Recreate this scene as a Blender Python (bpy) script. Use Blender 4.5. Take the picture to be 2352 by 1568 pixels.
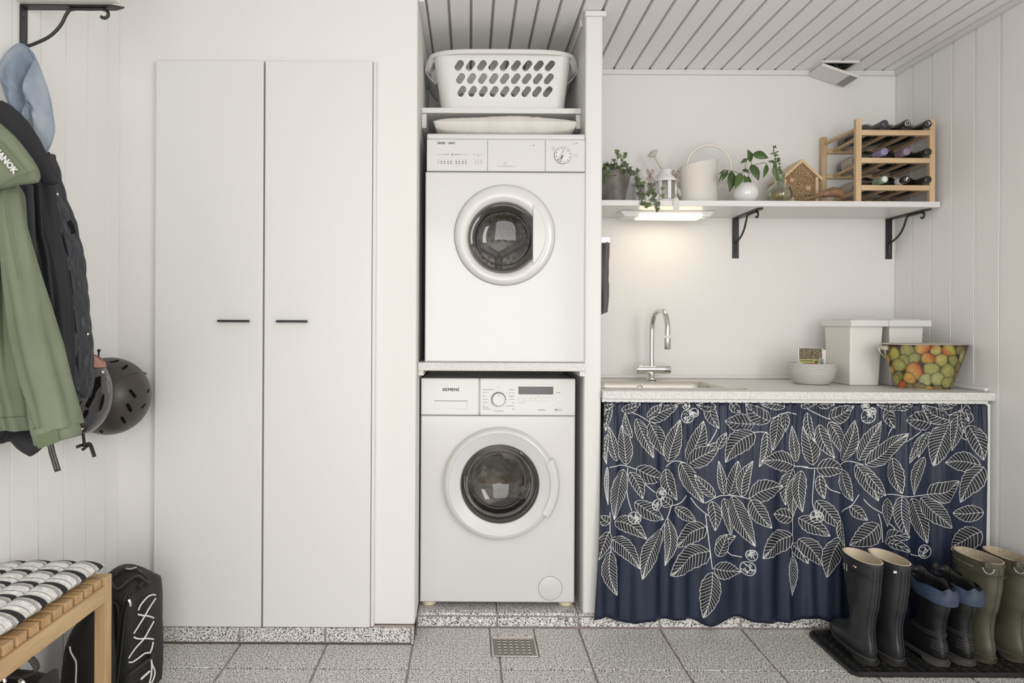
import bpy, bmesh, math, random
from math import sin, cos, pi, sqrt, atan2, exp
from mathutils import Vector, Matrix, noise
random.seed(7)
for _o in list(bpy.data.objects): bpy.data.objects.remove(_o)
SC = bpy.context.scene
COL = SC.collection
# ---------------------------------------------------------------- camera, world, lights
F, VX, VY, H, ROLL = 1520.0, 1078.0, 745.0, 1.137, 0.005
cam = bpy.data.objects.new('camera', bpy.data.cameras.new('camera')); COL.objects.link(cam)
cam.data.sensor_width = 36; cam.data.lens = F*36/2352
cam.data.shift_x = (1176-VX)/2352; cam.data.shift_y = -(784-VY)/2352
cam.data.clip_start = .02
cam.matrix_world = Matrix.Translation((0,0,H)) @ Matrix.Rotation(pi/2,4,'X') @ Matrix.Rotation(ROLL,4,'Z')
SC.camera = cam
W = bpy.data.worlds.new('world'); SC.world = W; W.use_nodes = True
W.node_tree.nodes['Background'].inputs[0].default_value = (.985,.99,1.0,1)
W.node_tree.nodes['Background'].inputs[1].default_value = .62
def area(name, loc, target, sx, sy, e, col=(1,1,1)):
    l = bpy.data.lights.new(name,'AREA'); l.shape='RECTANGLE'; l.size=sx; l.size_y=sy; l.energy=e; l.color=col
    o = bpy.data.objects.new(name,l); COL.objects.link(o); o.location=loc
    o.rotation_euler = (Vector(target)-Vector(loc)).to_track_quat('-Z','Y').to_euler()
    return o
area('window_light', (1.9,-.25,1.45), (-1.3,1.7,1.15), 1.5, 1.5, 26, (1,.99,.975))
area('back_fill_light', (.1,-1.8,1.1), (.5,2.5,1.25), 1.7, 2.0, 24, (1,.99,.97))  # added fill behind the camera to brighten ceiling and walls
SC.view_settings.view_transform='Standard'; SC.view_settings.look='None'
SC.view_settings.exposure = 0.79; SC.view_settings.gamma = 1; SC.view_settings.use_curve_mapping=False

def P(x,y,D):
    dx, dy = x-VX, y-VY
    return Vector(((dx+ROLL*dy)*D/F, D, H-(dy-ROLL*dx)*D/F))
def PXv(x,D,y=745): return P(x,y,D).x
def PZ(y,D,x=1078): return P(x,y,D).z

# ---------------------------------------------------------------- materials
def mat(name, col, rough=.5, metal=0, bump=0, bscale=40, var=0, vscale=8, emit=0, coat=0, col2=None, stretch=(1,1,1), spec=None, sheen=0, trans=0, obj_coords=True):
    m = bpy.data.materials.new(name); m.use_nodes=True
    nt=m.node_tree; N=nt.nodes; L=nt.links; b=N['Principled BSDF']
    b.inputs['Base Color'].default_value=(*col,1); b.inputs['Roughness'].default_value=rough; b.inputs['Metallic'].default_value=metal
    if coat: b.inputs['Coat Weight'].default_value=coat; b.inputs['Coat Roughness'].default_value=.08
    if spec is not None: b.inputs['Specular IOR Level'].default_value=spec
    if sheen: b.inputs['Sheen Weight'].default_value=sheen
    if trans: b.inputs['Transmission Weight'].default_value=trans
    if emit: b.inputs['Emission Color'].default_value=(*col,1); b.inputs['Emission Strength'].default_value=emit
    if bump or var or col2:
        tc=N.new('ShaderNodeTexCoord'); mp=N.new('ShaderNodeMapping'); mp.inputs['Scale'].default_value=stretch
        L.new(tc.outputs['Object'],mp.inputs['Vector'])
    if var or col2:
        n=N.new('ShaderNodeTexNoise'); n.inputs['Scale'].default_value=vscale; n.inputs['Detail'].default_value=5
        L.new(mp.outputs[0],n.inputs['Vector'])
        r=N.new('ShaderNodeValToRGB'); c2=col2 or tuple(c*(1-var) for c in col)
        r.color_ramp.elements[0].color=(*c2,1); r.color_ramp.elements[1].color=(*col,1)
        r.color_ramp.elements[0].position=.35; r.color_ramp.elements[1].position=.65
        L.new(n.outputs['Fac'],r.inputs[0]); L.new(r.outputs[0],b.inputs['Base Color'])
    if bump:
        n2=N.new('ShaderNodeTexNoise'); n2.inputs['Scale'].default_value=bscale; n2.inputs['Detail'].default_value=4
        L.new(mp.outputs[0],n2.inputs['Vector'])
        bp=N.new('ShaderNodeBump'); bp.inputs['Strength'].default_value=bump; bp.inputs['Distance'].default_value=.004
        L.new(n2.outputs['Fac'],bp.inputs['Height']); L.new(bp.outputs[0],b.inputs['Normal'])
    return m
def speckle(name, base, dark, scale, lo, hi, rough=.4, mid=None, bumpy=0):
    m = bpy.data.materials.new(name); m.use_nodes=True
    nt=m.node_tree; N=nt.nodes; L=nt.links; b=N['Principled BSDF']; b.inputs['Roughness'].default_value=rough
    tc=N.new('ShaderNodeTexCoord'); n=N.new('ShaderNodeTexNoise'); n.inputs['Scale'].default_value=scale; n.inputs['Detail'].default_value=3; n.inputs['Roughness'].default_value=.6
    g=N.new('ShaderNodeNewGeometry')
    L.new(g.outputs['Position'],n.inputs['Vector'])
    r=N.new('ShaderNodeValToRGB'); e=r.color_ramp.elements
    e[0].color=(*dark,1); e[0].position=lo; e[1].color=(*base,1); e[1].position=hi
    if mid:
        k=e.new((lo+hi)/2+.01); k.color=(*mid,1)
    n2=N.new('ShaderNodeTexNoise'); n2.inputs['Scale'].default_value=scale*.45; n2.inputs['Detail'].default_value=2
    L.new(g.outputs['Position'],n2.inputs['Vector'])
    mr=N.new('ShaderNodeMapRange'); mr.inputs['From Min'].default_value=.35; mr.inputs['From Max'].default_value=.65; mr.inputs['To Min'].default_value=.82; mr.inputs['To Max'].default_value=1.08
    L.new(n2.outputs['Fac'],mr.inputs[0])
    mx=N.new('ShaderNodeVectorMath'); mx.operation='SCALE'
    L.new(n.outputs['Fac'],r.inputs[0]); L.new(r.outputs[0],mx.inputs[0]); L.new(mr.outputs[0],mx.inputs['Scale']); L.new(mx.outputs[0],b.inputs['Base Color'])
    return m
def wood(name, c1, c2, axis='Y', rough=.45, scale=1):
    st={'X':(1.5,16,16),'Y':(16,1.5,16),'Z':(16,16,1.5)}[axis]
    return mat(name,c1,rough,col2=c2,vscale=3*scale,stretch=tuple(s*1.0 for s in st),bump=.08,bscale=8)
def glassy(name, tint=(.9,.95,.92), alpha=.15, rough=.03):
    m=bpy.data.materials.new(name); m.use_nodes=True; nt=m.node_tree; N=nt.nodes; L=nt.links
    N.remove(N['Principled BSDF']); out=N['Material Output']
    tr=N.new('ShaderNodeBsdfTransparent'); tr.inputs[0].default_value=(*tint,1)
    gl=N.new('ShaderNodeBsdfGlossy'); gl.inputs['Roughness'].default_value=rough; gl.inputs[0].default_value=(.95,.95,.95,1)
    lw=N.new('ShaderNodeLayerWeight'); lw.inputs[0].default_value=.35
    mr=N.new('ShaderNodeMapRange'); mr.inputs['To Min'].default_value=alpha; mr.inputs['To Max'].default_value=.75
    mx=N.new('ShaderNodeMixShader'); L.new(lw.outputs['Facing'],mr.inputs[0]); L.new(mr.outputs[0],mx.inputs[0])
    L.new(tr.outputs[0],mx.inputs[1]); L.new(gl.outputs[0],mx.inputs[2]); L.new(mx.outputs[0],out.inputs[0])
    return m
def vcol(name, rough=.4):
    m=bpy.data.materials.new(name); m.use_nodes=True; nt=m.node_tree; N=nt.nodes; L=nt.links; b=N['Principled BSDF']
    a=N.new('ShaderNodeVertexColor'); a.layer_name='Col'; n=N.new('ShaderNodeTexNoise'); n.inputs['Scale'].default_value=90
    tc=N.new('ShaderNodeTexCoord'); L.new(tc.outputs['Object'],n.inputs['Vector'])
    mr=N.new('ShaderNodeMapRange'); mr.inputs['From Min'].default_value=.3; mr.inputs['From Max'].default_value=.7; mr.inputs['To Min'].default_value=.8; mr.inputs['To Max'].default_value=1.15
    mx=N.new('ShaderNodeVectorMath'); mx.operation='SCALE'
    L.new(n.outputs['Fac'],mr.inputs[0]); L.new(a.outputs[0],mx.inputs[0]); L.new(mr.outputs[0],mx.inputs['Scale']); L.new(mx.outputs[0],b.inputs['Base Color']); b.inputs['Roughness'].default_value=rough
    return m
M = {}
M['wall']=mat('wall_paint',(.81,.80,.775),.65,bump=.12,bscale=90)
M['panel']=mat('panel_paint',(.87,.865,.85),.5,bump=.05,bscale=60)
M['ceil']=mat('ceiling_paint',(.93,.925,.91),.45)
M['gap_shade']=mat('groove_shade',(.50,.47,.42),.7)  # darker than the boards: shade of the gaps put into the colour
M['door']=mat('lacquer_door',(.77,.765,.745),.35,bump=.02,bscale=30)
M['white']=mat('white_enamel',(.685,.68,.665),.22,coat=.3)
M['whitep']=mat('white_plastic',(.76,.755,.735),.35)
M['silverp']=mat('silver_plastic',(.66,.67,.67),.3)
M['binp']=mat('bin_plastic',(.78,.76,.71),.45)
M['paintw']=mat('painted_white_board',(.76,.755,.735),.4,bump=.05,bscale=25)
M['black']=mat('black_metal',(.022,.022,.022),.4,bump=.15,bscale=120)
M['blackp']=mat('black_plastic',(.02,.02,.02),.35)
M['ink']=mat('print_ink',(.03,.03,.03),.6)
M['inkg']=mat('grey_print_ink',(.33,.32,.30),.6)
M['granite']=speckle('granite_tile',(.84,.825,.795),(.035,.033,.032),205,.405,.505,.38,mid=(.44,.42,.40))
M['grout']=mat('grout',(.40,.345,.30),.85,bump=.2)
M['stone']=speckle('speckled_laminate',(.74,.73,.70),(.10,.09,.085),480,.335,.375,.45,mid=(.50,.48,.45))
M['chrome']=mat('chrome',(.80,.80,.79),.07,1)
M['steel']=mat('brushed_steel',(.62,.59,.54),.24,1,bump=.03,bscale=200,stretch=(1,20,20))
M['drain_steel']=mat('worn_drain_steel',(.30,.275,.25),.35,1,bump=.1)
M['nickel']=mat('nickel',(.60,.58,.54),.3,1)
M['darkdrum']=mat('dark_drum_metal',(.22,.21,.195),.33,.6)
M['drum']=mat('drum_metal',(.17,.16,.15),.32,.75)
M['dark']=mat('hollow_shade',(.004,.004,.004),.8,spec=.1)  # near-black colour standing in for shade inside holes and hollows
M['gasket']=mat('grey_rubber_gasket',(.16,.155,.15),.5)
M['laundry']=mat('grey_laundry',(.42,.38,.32),.9,var=.75,vscale=7,bump=.6,bscale=20)
M['glass']=glassy('door_glass',(.70,.68,.65),.045,.02)
M['clear']=glassy('clear_glass',(.93,.96,.90),.03,.02)
M['pane']=glassy('lantern_glass',(.93,.93,.92),.10,.05)
M['water']=glassy('vase_water',(.80,.74,.52),.02,.02)
M['display']=mat('dark_display',(.045,.04,.037),.15)
M['benchx']=wood('bench_oak_x',(.56,.37,.19),(.44,.27,.12),'X')
M['bench']=wood('bench_oak_y',(.62,.44,.235),(.50,.33,.165),'Y')
M['benchz']=wood('bench_oak_z',(.58,.40,.21),(.46,.295,.14),'Z')
M['pine']=wood('pine_x',(.72,.54,.33),(.60,.42,.23),'X')
M['pinez']=wood('pine_z',(.70,.53,.33),(.56,.39,.22),'Z')
M['piney']=wood('pine_y',(.70,.52,.32),(.56,.40,.23),'Y')
M['brownw']=wood('carved_brown_wood',(.33,.19,.11),(.20,.11,.06),'X')
M['reed']=mat('reed_stuffing',(.42,.27,.12),.8)
M['reedd']=mat('reed_hollow',(.09,.05,.025),.9)
M['rubber']=mat('black_rubber',(.014,.014,.015),.38,var=.25,vscale=12,bump=.06,bscale=30)
M['rubberg']=mat('charcoal_rubber',(.032,.033,.036),.36,var=.3,vscale=14,bump=.05,bscale=20)
M['rubbergr']=mat('olive_rubber',(.105,.103,.064),.45,var=.35,vscale=9,bump=.08,bscale=20)
M['rubberseam']=mat('rubber_seam',(.055,.055,.055),.4)
M['sole']=mat('grey_sole',(.085,.08,.075),.7,var=.3,vscale=40)
M['soled']=mat('black_sole',(.03,.028,.026),.6)
M['soleb']=mat('brown_sole',(.075,.065,.05),.6)
M['lining']=mat('cream_boot_lining',(.72,.62,.47),.85,bump=.3,bscale=150)
M['cork']=mat('speckled_boot_lining',(.60,.52,.40),.85,col2=(.45,.36,.25),vscale=150)
M['navycuff']=mat('navy_nylon_cuff',(.05,.075,.13),.5,var=.5,vscale=15,bump=.3,bscale=35)
M['tray']=mat('black_tray_rubber',(.017,.0165,.0165),.33,var=.2,vscale=20)
M['navy']=mat('navy_cotton',(.0125,.020,.047),.46,var=.35,vscale=6,bump=.1,bscale=500)
M['navyfill']=mat('dark_print_fill',(.0055,.007,.014),.6)
M['print']=mat('white_print',(.72,.72,.70),.7)
M['denim']=mat('pale_denim',(.40,.44,.49),.9,col2=(.20,.25,.32),vscale=14,bump=.25,bscale=150,stretch=(1,1,.4))
M['green']=mat('green_softshell',(.185,.215,.14),.75,var=.2,vscale=5,bump=.12,bscale=300)
M['greend']=mat('dark_green_softshell',(.13,.16,.09),.75,bump=.12,bscale=300)
M['softblack']=mat('charcoal_softshell',(.024,.023,.028),.75,var=.3,vscale=5,bump=.15,bscale=250)
M['fleece']=mat('charcoal_fleece',(.055,.053,.06),.95,bump=.6,bscale=400)
M['quilt']=mat('dark_quilted_nylon',(.030,.033,.041),.5,bump=.7,bscale=38)
M['helmb']=mat('dark_brown_helmet_shell',(.052,.045,.041),.38,var=.15,vscale=20)
M['helmg']=mat('graphite_helmet_shell',(.04,.04,.043),.25,coat=.5)
M['lensp']=mat('copper_goggle_lens',(.42,.20,.15),.12,.3)
M['web']=mat('black_webbing',(.035,.032,.028),.7,bump=.4,bscale=300)
M['pack']=mat('black_cordura',(.0125,.0125,.0125),.6,var=.3,vscale=8,bump=.35,bscale=60)
M['cord']=mat('white_cord',(.80,.79,.76),.7)
M['linen']=mat('ivory_linen',(.78,.75,.69),.85,var=.08,vscale=3,stretch=(8,1,1),bump=.6,bscale=22)
M['towel']=mat('plum_grey_towel',(.135,.115,.118),.95,bump=.9,bscale=130)
M['concrete']=mat('weathered_grey_pot',(.27,.245,.22),.85,col2=(.16,.145,.13),vscale=18,bump=.3,bscale=60)
M['ivy']=mat('ivy_green',(.085,.115,.055),.5,var=.4,vscale=30)
M['ivyl']=mat('light_ivy_green',(.15,.20,.07),.5,var=.4,vscale=30)
M['leaf']=mat('leaf_green',(.10,.165,.045),.42,var=.35,vscale=15)
M['leafd']=mat('dark_leaf_green',(.065,.11,.035),.42,var=.3,vscale=15)
M['herb']=mat('herb_green',(.13,.19,.08),.5,var=.3,vscale=40)
M['stem']=mat('plant_stem',(.16,.15,.07),.6)
M['soil']=mat('potting_soil',(.04,.03,.02),.95,bump=.8,bscale=120)
M['canp']=mat('cream_painted_metal',(.72,.68,.61),.4,bump=.03)
M['lant']=mat('white_painted_tin',(.80,.79,.76),.35)
M['porc']=mat('white_porcelain',(.80,.80,.78),.1,coat=.6)
M['twine']=mat('jute_twine',(.27,.18,.11),.9,bump=.5,bscale=300)
M['lace']=mat('white_lace',(.76,.75,.71),.9,bump=1,bscale=250)
M['cream']=mat('cream_plastic_foot',(.74,.66,.47),.5)
M['bowl']=mat('ribbed_grey_stoneware',(.55,.53,.50),.55)
M['tin']=mat('galvanised_tin',(.60,.55,.47),.3,.9)
M['tubbg']=mat('dark_tub_print',(.045,.028,.015),.4,var=.4,vscale=30)
M['pear']=vcol('pear_print')
M['stripe']=vcol('striped_canvas',.85)
M['lampglow']=mat('glowing_diffuser',(1,.83,.56),.4,emit=3.6)
M['bottle']=mat('dark_green_bottle_glass',(.012,.014,.008),.08,coat=.5)
M['label']=mat('paper_label',(.55,.50,.42),.7,var=.2,vscale=60)
M['capd']=mat('black_foil',(.025,.023,.022),.35)
M['capn']=mat('slate_foil',(.05,.055,.065),.4)
M['capv']=mat('violet_foil',(.27,.23,.40),.35)
M['capm']=mat('mauve_foil',(.27,.19,.24),.35)
M['capw']=mat('white_foil',(.62,.60,.56),.5)
M['capg']=mat('green_foil',(.25,.35,.27),.4)
M['paperg']=mat('green_packet_paper',(.42,.42,.13),.6)
M['paperb']=mat('seed_photo_print',(.26,.21,.13),.6,col2=(.07,.055,.03),vscale=120)
M['paperr']=mat('red_packet_paper',(.35,.07,.03),.6)
M['paperw']=mat('white_paper',(.78,.77,.74),.6)
M['papers']=mat('sage_packet_paper',(.30,.36,.30),.6)

# ---------------------------------------------------------------- mesh helpers
MW = {}
class MB:
    def __init__(s): s.v=[]; s.f=[]; s.m=[]; s.c=None
    def add(s, vs, fs, mi=0, xf=None):
        o=len(s.v); s.v += [ (xf@Vector(v)) if xf else Vector(v) for v in vs]
        s.f += [tuple(i+o for i in f) for f in fs]; s.m += [mi]*len(fs); return s
    def box(s, a, b, mi=0, xf=None):
        x0,y0,z0=a; x1,y1,z1=b
        return s.add([(x0,y0,z0),(x1,y0,z0),(x1,y1,z0),(x0,y1,z0),(x0,y0,z1),(x1,y0,z1),(x1,y1,z1),(x0,y1,z1)],
            [(0,3,2,1),(4,5,6,7),(0,1,5,4),(1,2,6,5),(2,3,7,6),(3,0,4,7)],mi,xf)
    def loft(s, rings, cap0=True, cap1=True, mi=0, closed=True, loop=False):
        n=len(rings[0]); vs=[p for r in rings for p in r]; fs=[]
        K=len(rings)
        for k in range(K if loop else K-1):
            a=k*n; b=((k+1)%K)*n
            for i in range(n if closed else n-1):
                j=(i+1)%n; fs.append((a+i,a+j,b+j,b+i))
        if not loop and closed:
            if cap0: fs.append(tuple(reversed(range(n))))
            if cap1: fs.append(tuple(range((K-1)*n,K*n)))
        return s.add(vs,fs,mi)
    def tube(s, pts, r, n=8, cap=True, mi=0, flat=1, loop=False, up=None):
        pts=[Vector(p) for p in pts]; K=len(pts); rs=r if isinstance(r,(list,tuple)) else [r]*K
        rings=[]; nrm=None
        for k in range(K):
            if loop: t=(pts[(k+1)%K]-pts[k-1])
            else: t=pts[min(k+1,K-1)]-pts[max(k-1,0)]
            t.normalize()
            if nrm is None:
                nrm = Vector(up) if up else (Vector((0,0,1)) if abs(t.z)<.9 else Vector((0,1,0)))
            nrm=(nrm-t*nrm.dot(t)).normalized(); bi=t.cross(nrm)
            rings.append([pts[k]+(nrm*cos(2*pi*i/n)*flat+bi*sin(2*pi*i/n))*rs[k] for i in range(n)])
        return s.loft(rings,cap,cap,mi,loop=loop)
    def lathe(s, prof, c=(0,0,0), axis='Z', n=40, mi=0, sx=1, sy=1, cap0=False, cap1=False):
        rings=[]
        for r,h in prof:
            ring=[]
            for i in range(n):
                a=2*pi*i/n; x,y=r*cos(a)*sx, r*sin(a)*sy
                p={'Z':(x,y,h),'Y':(x,h,y),'X':(h,x,y)}[axis]
                ring.append(Vector(c)+Vector(p))
            rings.append(ring)
        return s.loft(rings,cap0,cap1,mi)
    def grid(s, fn, nu, nv, mi=0):
        vs=[fn(i/nu,j/nv) for j in range(nv+1) for i in range(nu+1)]
        fs=[(j*(nu+1)+i,j*(nu+1)+i+1,(j+1)*(nu+1)+i+1,(j+1)*(nu+1)+i) for j in range(nv) for i in range(nu)]
        return s.add(vs,fs,mi)
    def sphere(s, c, r, n=16, sc=(1,1,1), mi=0):
        pr=[]; c=Vector(c); rings=[]
        for k in range(n//2+1):
            t=pi*k/(n//2); rr=max(sin(t),1e-3)
            rings.append([c+Vector((cos(2*pi*i/n)*rr*sc[0],sin(2*pi*i/n)*rr*sc[1],-cos(t)*sc[2]))*r for i in range(n)])
        return s.loft(rings,True,True,mi)
    def prism(s, poly, y0, y1, mi=0, plane='XZ'):
        n=len(poly)
        def q(a,b,t): return (a,t,b) if plane=='XZ' else ((a,b,t) if plane=='XY' else (t,a,b))
        return s.add([q(a,b,y0) for a,b in poly]+[q(a,b,y1) for a,b in poly],
            [tuple(range(n)),tuple(reversed(range(n,2*n)))]+[(i,n+i,n+(i+1)%n,(i+1)%n) for i in range(n)],mi)
    def text(s, txt, size, xf, ext=.0004, align='CENTER', mi=0, shear=0, bold=0, spacing=1):
        cu=bpy.data.curves.new('t','FONT'); cu.body=txt; cu.size=size; cu.align_x=align; cu.align_y='CENTER'; cu.extrude=ext; cu.shear=shear; cu.offset=bold; cu.space_character=spacing
        cu.resolution_u=2
        o=bpy.data.objects.new('t',cu); me=bpy.data.meshes.new_from_object(o)
        s.add([v.co.copy() for v in me.vertices],[tuple(p.vertices) for p in me.polygons],mi,xf)
        bpy.data.objects.remove(o); bpy.data.curves.remove(cu); bpy.data.meshes.remove(me); return s
    def build(s, name, mats, parent=None, smooth=False, bevel=0, solid=0, sub=0, local=False, kind=None, label=None, cat=None, group=None, origin=None, angle=40, bseg=2, recalc=True, off=-1, weld=False):
        me=bpy.data.meshes.new(name)
        if not isinstance(mats,(list,tuple)): mats=[mats]
        if parent is not None: Mx=MW[parent.name]
        else:
            if origin is None:
                zs=min(v.z for v in s.v); xs=[v.x for v in s.v]; ys=[v.y for v in s.v]
                origin=((min(xs)+max(xs))/2,(min(ys)+max(ys))/2,zs)
            Mx=Matrix.Translation(origin)
        inv=Mx.inverted()
        vs=s.v if local else [inv@v for v in s.v]
        me.from_pydata([tuple(v) for v in vs],[],s.f)
        for m in mats: me.materials.append(M[m] if isinstance(m,str) else m)
        if len(mats)>1: me.polygons.foreach_set('material_index',s.m)
        if name=='lettering': kind='stuff'
        if recalc:
            bm=bmesh.new(); bm.from_mesh(me)
            if weld: bmesh.ops.remove_doubles(bm,verts=bm.verts,dist=2e-4)
            bmesh.ops.recalc_face_normals(bm,faces=bm.faces); bm.to_mesh(me); bm.free()
        if s.c:
            ca=me.color_attributes.new('Col','FLOAT_COLOR','POINT')
            ca.data.foreach_set('color',[q for c in s.c for q in (*c,1)])
        if smooth:
            me.shade_smooth(); me.set_sharp_from_angle(angle=math.radians(angle))
            if solid and weld:
                cnt={}
                for p in me.polygons:
                    for k in p.edge_keys: cnt[k]=cnt.get(k,0)+1
                sh=me.attributes.get('sharp_edge') or me.attributes.new('sharp_edge','BOOLEAN','EDGE')
                for e in me.edges:
                    if cnt.get(e.key,0)==1: sh.data[e.index].value=True
        o=bpy.data.objects.new(name,me); COL.objects.link(o)
        if parent is not None: o.parent=parent; MW[o.name]=Mx
        else: o.location=origin; MW[o.name]=Mx
        if bevel:
            md=o.modifiers.new('bevel','BEVEL'); md.width=bevel; md.segments=bseg; md.limit_method='ANGLE'; md.harden_normals=False
            if not smooth: me.shade_smooth(); me.set_sharp_from_angle(angle=math.radians(30))
        if solid:
            md=o.modifiers.new('solid','SOLIDIFY'); md.thickness=solid; md.offset=off
        if sub:
            md=o.modifiers.new('sub','SUBSURF'); md.levels=sub; md.render_levels=sub
        if kind: o['kind']=kind
        if label: o['label']=label
        if cat: o['category']=cat
        if group: o['group']=group
        return o
def thing(name, label, cat, loc, group=None, rotz=0):
    o=bpy.data.objects.new(name,None); COL.objects.link(o); o.location=loc; o.rotation_euler=(0,0,rotz); o.empty_display_size=.05
    o['label']=label; o['category']=cat
    if group: o['group']=group
    MW[o.name]=Matrix.Translation(loc)@Matrix.Rotation(rotz,4,'Z'); return o
def kids(o): return [c for c in COL.objects if c.parent==o]
def copy_tree(o, loc=None, rotz=None, label=None, parent=None):
    c=o.copy(); COL.objects.link(c); c.parent=parent
    if parent is None:
        if loc is not None: c.location=loc
        if rotz is not None: c.rotation_euler=(0,0,rotz)
        if label: c['label']=label
        MW[c.name]=Matrix.Translation(c.location)@Matrix.Rotation(c.rotation_euler.z,4,'Z')
    else: MW[c.name]=MW[parent.name]
    for k in kids(o): copy_tree(k,parent=c)
    return c
def spl(pts, n=6, closed=False):
    """Catmull-Rom through points"""
    pts=[Vector(p) for p in pts]; K=len(pts); out=[]
    for k in range(K if closed else K-1):
        if closed: p0,p1,p2,p3=pts[k-1],pts[k],pts[(k+1)%K],pts[(k+2)%K]
        else: p0,p1,p2,p3=pts[max(k-1,0)],pts[k],pts[k+1],pts[min(k+2,K-1)]
        for i in range(n):
            t=i/n; out.append(.5*((2*p1)+(p2-p0)*t+(2*p0-5*p1+4*p2-p3)*t*t+(3*p1-p0-3*p2+p3)*t**3))
    if not closed: out.append(pts[-1])
    return out
def lerp(tab, t):
    if t<=tab[0][0]: return tab[0][1:]
    for a,b in zip(tab,tab[1:]):
        if t<=b[0]:
            k=(t-a[0])/(b[0]-a[0]); k=k*k*(3-2*k)*.5+k*.5
            return tuple(x+(y-x)*k for x,y in zip(a[1:],b[1:]))
    return tab[-1][1:]
def inflate(mb, outline, D, thick, px=True, steps=5, mi=0, jig=0, back=.6, n=4):
    """a padded body whose silhouette is the outline, thick in depth"""
    o2=spl([Vector((a,b,0)) for a,b in outline],n,True)
    pts=[P(p.x,p.y,D) for p in o2] if px else [Vector((p.x,D,p.y)) for p in o2]
    c=sum(pts,Vector())/len(pts)
    rings=[]
    for k in range(-steps,steps+1):
        t=k/steps; sc=sqrt(max(0,1-abs(t)**2.4))*.999+.001
        dy=t*thick/2*(1 if t<0 else back*2)
        rings.append([c+(p-c)*max(sc,.02)+Vector((0,dy+(noise.noise(p*9)*jig if abs(t)<1 else 0),0)) for p in pts])
    mb.loft(rings,True,True,mi); return mb
def leaf(mb, base, tip, width, mi=0, cup=.15, facing=(0,-1,0), n=6, droop=0, lobes=None):
    base=Vector(base); tip=Vector(tip); d=tip-base; L=d.length; d.normalize()
    side=d.cross(Vector(facing)).normalized(); up=side.cross(d).normalized()
    vs=[]; prof=lobes or [sin(pi*(k/n)**.8)*.98+.02 for k in range(n+1)]
    for k in range(n+1):
        t=k/n; c=base+d*L*t+up*(sin(pi*t)*droop*L); w=width/2*prof[k]
        vs+=[c-side*w+up*cup*w, c, c+side*w+up*cup*w]
    fs=[]
    for k in range(n): a=3*k; fs+=[(a,a+1,a+4,a+3),(a+1,a+2,a+5,a+4)]
    mb.add(vs,fs,mi)

XL, XR, YB, YN, YP, YC = -1.258, 1.96, 3.053, 2.372, 2.485, 2.46
ZC, NL, PLX, PRX, ZS = 2.315, -.19, .431, .4965, .053
YF = -1.9   # how far the shell runs behind the camera
# ---------------------------------------------------------------- structure
def st(name): return dict(kind='structure')
fl=MB().box((XL-.1,YF,-.06),(XR+.1,YB+.1,-.006)).build('floor','grout',kind='structure',origin=(0,0,0))
tp=.305
def tile(x0,x1,y0,y1,z0,z1,m='granite',par=None,name='tile',bev=.0012):
    x0=max(x0,XL); x1=min(x1,XR)
    if x1-x0<.01: return
    return MB().box((x0,y0,z0),(x1,y1,z1)).build(name,m,par or fl,bevel=bev,bseg=1)
g=.0035
sx0=.1095-tp*5
drain=(PXv(1131,2.40,1460),PXv(1235,2.3,1510)) 
DX0,DX1,DY0,DY1=.0835,.2435,2.27,2.42
row=[2.182+.305]+[2.182-.305*k for k in range(0,5)]
for r in range(len(row)-1):
    y1,y0=row[r]-g,row[r+1]+g
    for c in range(12):
        x0,x1=sx0+c*tp+g,sx0+(c+1)*tp-g
        if x1<XL or x0>XR: continue
        yy1=min(y1,YP-.004) if x0>NL-.05 else min(y1,YN-.024)
        if r==0 and x0<DX1 and x1>DX0:      # tiles cut round the drain
            if x0<DX0: po=[(x0,y0),(x1,y0),(x1,DY0-.004),(DX0-.004,DY0-.004),(DX0-.004,yy1),(x0,yy1)]
            else: po=[(x0,y0),(x1,y0),(x1,yy1),(DX1+.004,yy1),(DX1+.004,DY0-.004),(x0,DY0-.004)]
            MB().prism(po,-.006,0,plane='XY').build('tile','granite',fl,bevel=.0012,bseg=1)
            continue
        tile(x0,x1,y0,yy1,-.006,0)
tile(DX0,DX1,DY1+.004,YP-.004,-.006,0)
# step (raised floor of the niche and under the counter)
MB().box((NL-.004,YP+.008,-.006),(XR,YB,ZS-.006)).build('step_core','grout',fl,label='grout between the granite step tiles')
for c in range(4,12):
    x0,x1=sx0+c*tp+g,sx0+(c+1)*tp-g
    x0=max(x0,NL+.002); x1=min(x1,XR)
    if x1-x0<.01: continue
    tile(x0,x1,YP,YP+.008,.004,ZS-.014,name='riser_tile')
    MB().box((x0,YP+.001,ZS-.011),(x1,YP+.02,ZS)).build('edge_tile','granite',fl,bevel=.006,bseg=3)
    tile(x0,x1,YP+.022,YP+.31,ZS-.008,ZS)
    tile(x0,x1,YP+.315,YB,ZS-.008,ZS)
# skirting tiles under the wardrobe
bb=MB().box((XL,YN-.012,0),(NL-.002,YN,.06)).build('baseboard_left','grout',kind='structure')
for c in range(0,6):
    x0,x1=sx0+c*tp-.003-.0,sx0+(c+1)*tp-.01
    x0=max(x0,XL+.002); x1=min(x1,NL-.012)
    if x1-x0<.01: continue
    tile(x0,x1,YN-.02,YN-.011,.006,.0565,par=bb)
MB().box((NL-.010,YN-.02,.0),(NL-.003,YN-.011,.0565)).build('corner_tile','granite',bb)
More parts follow.
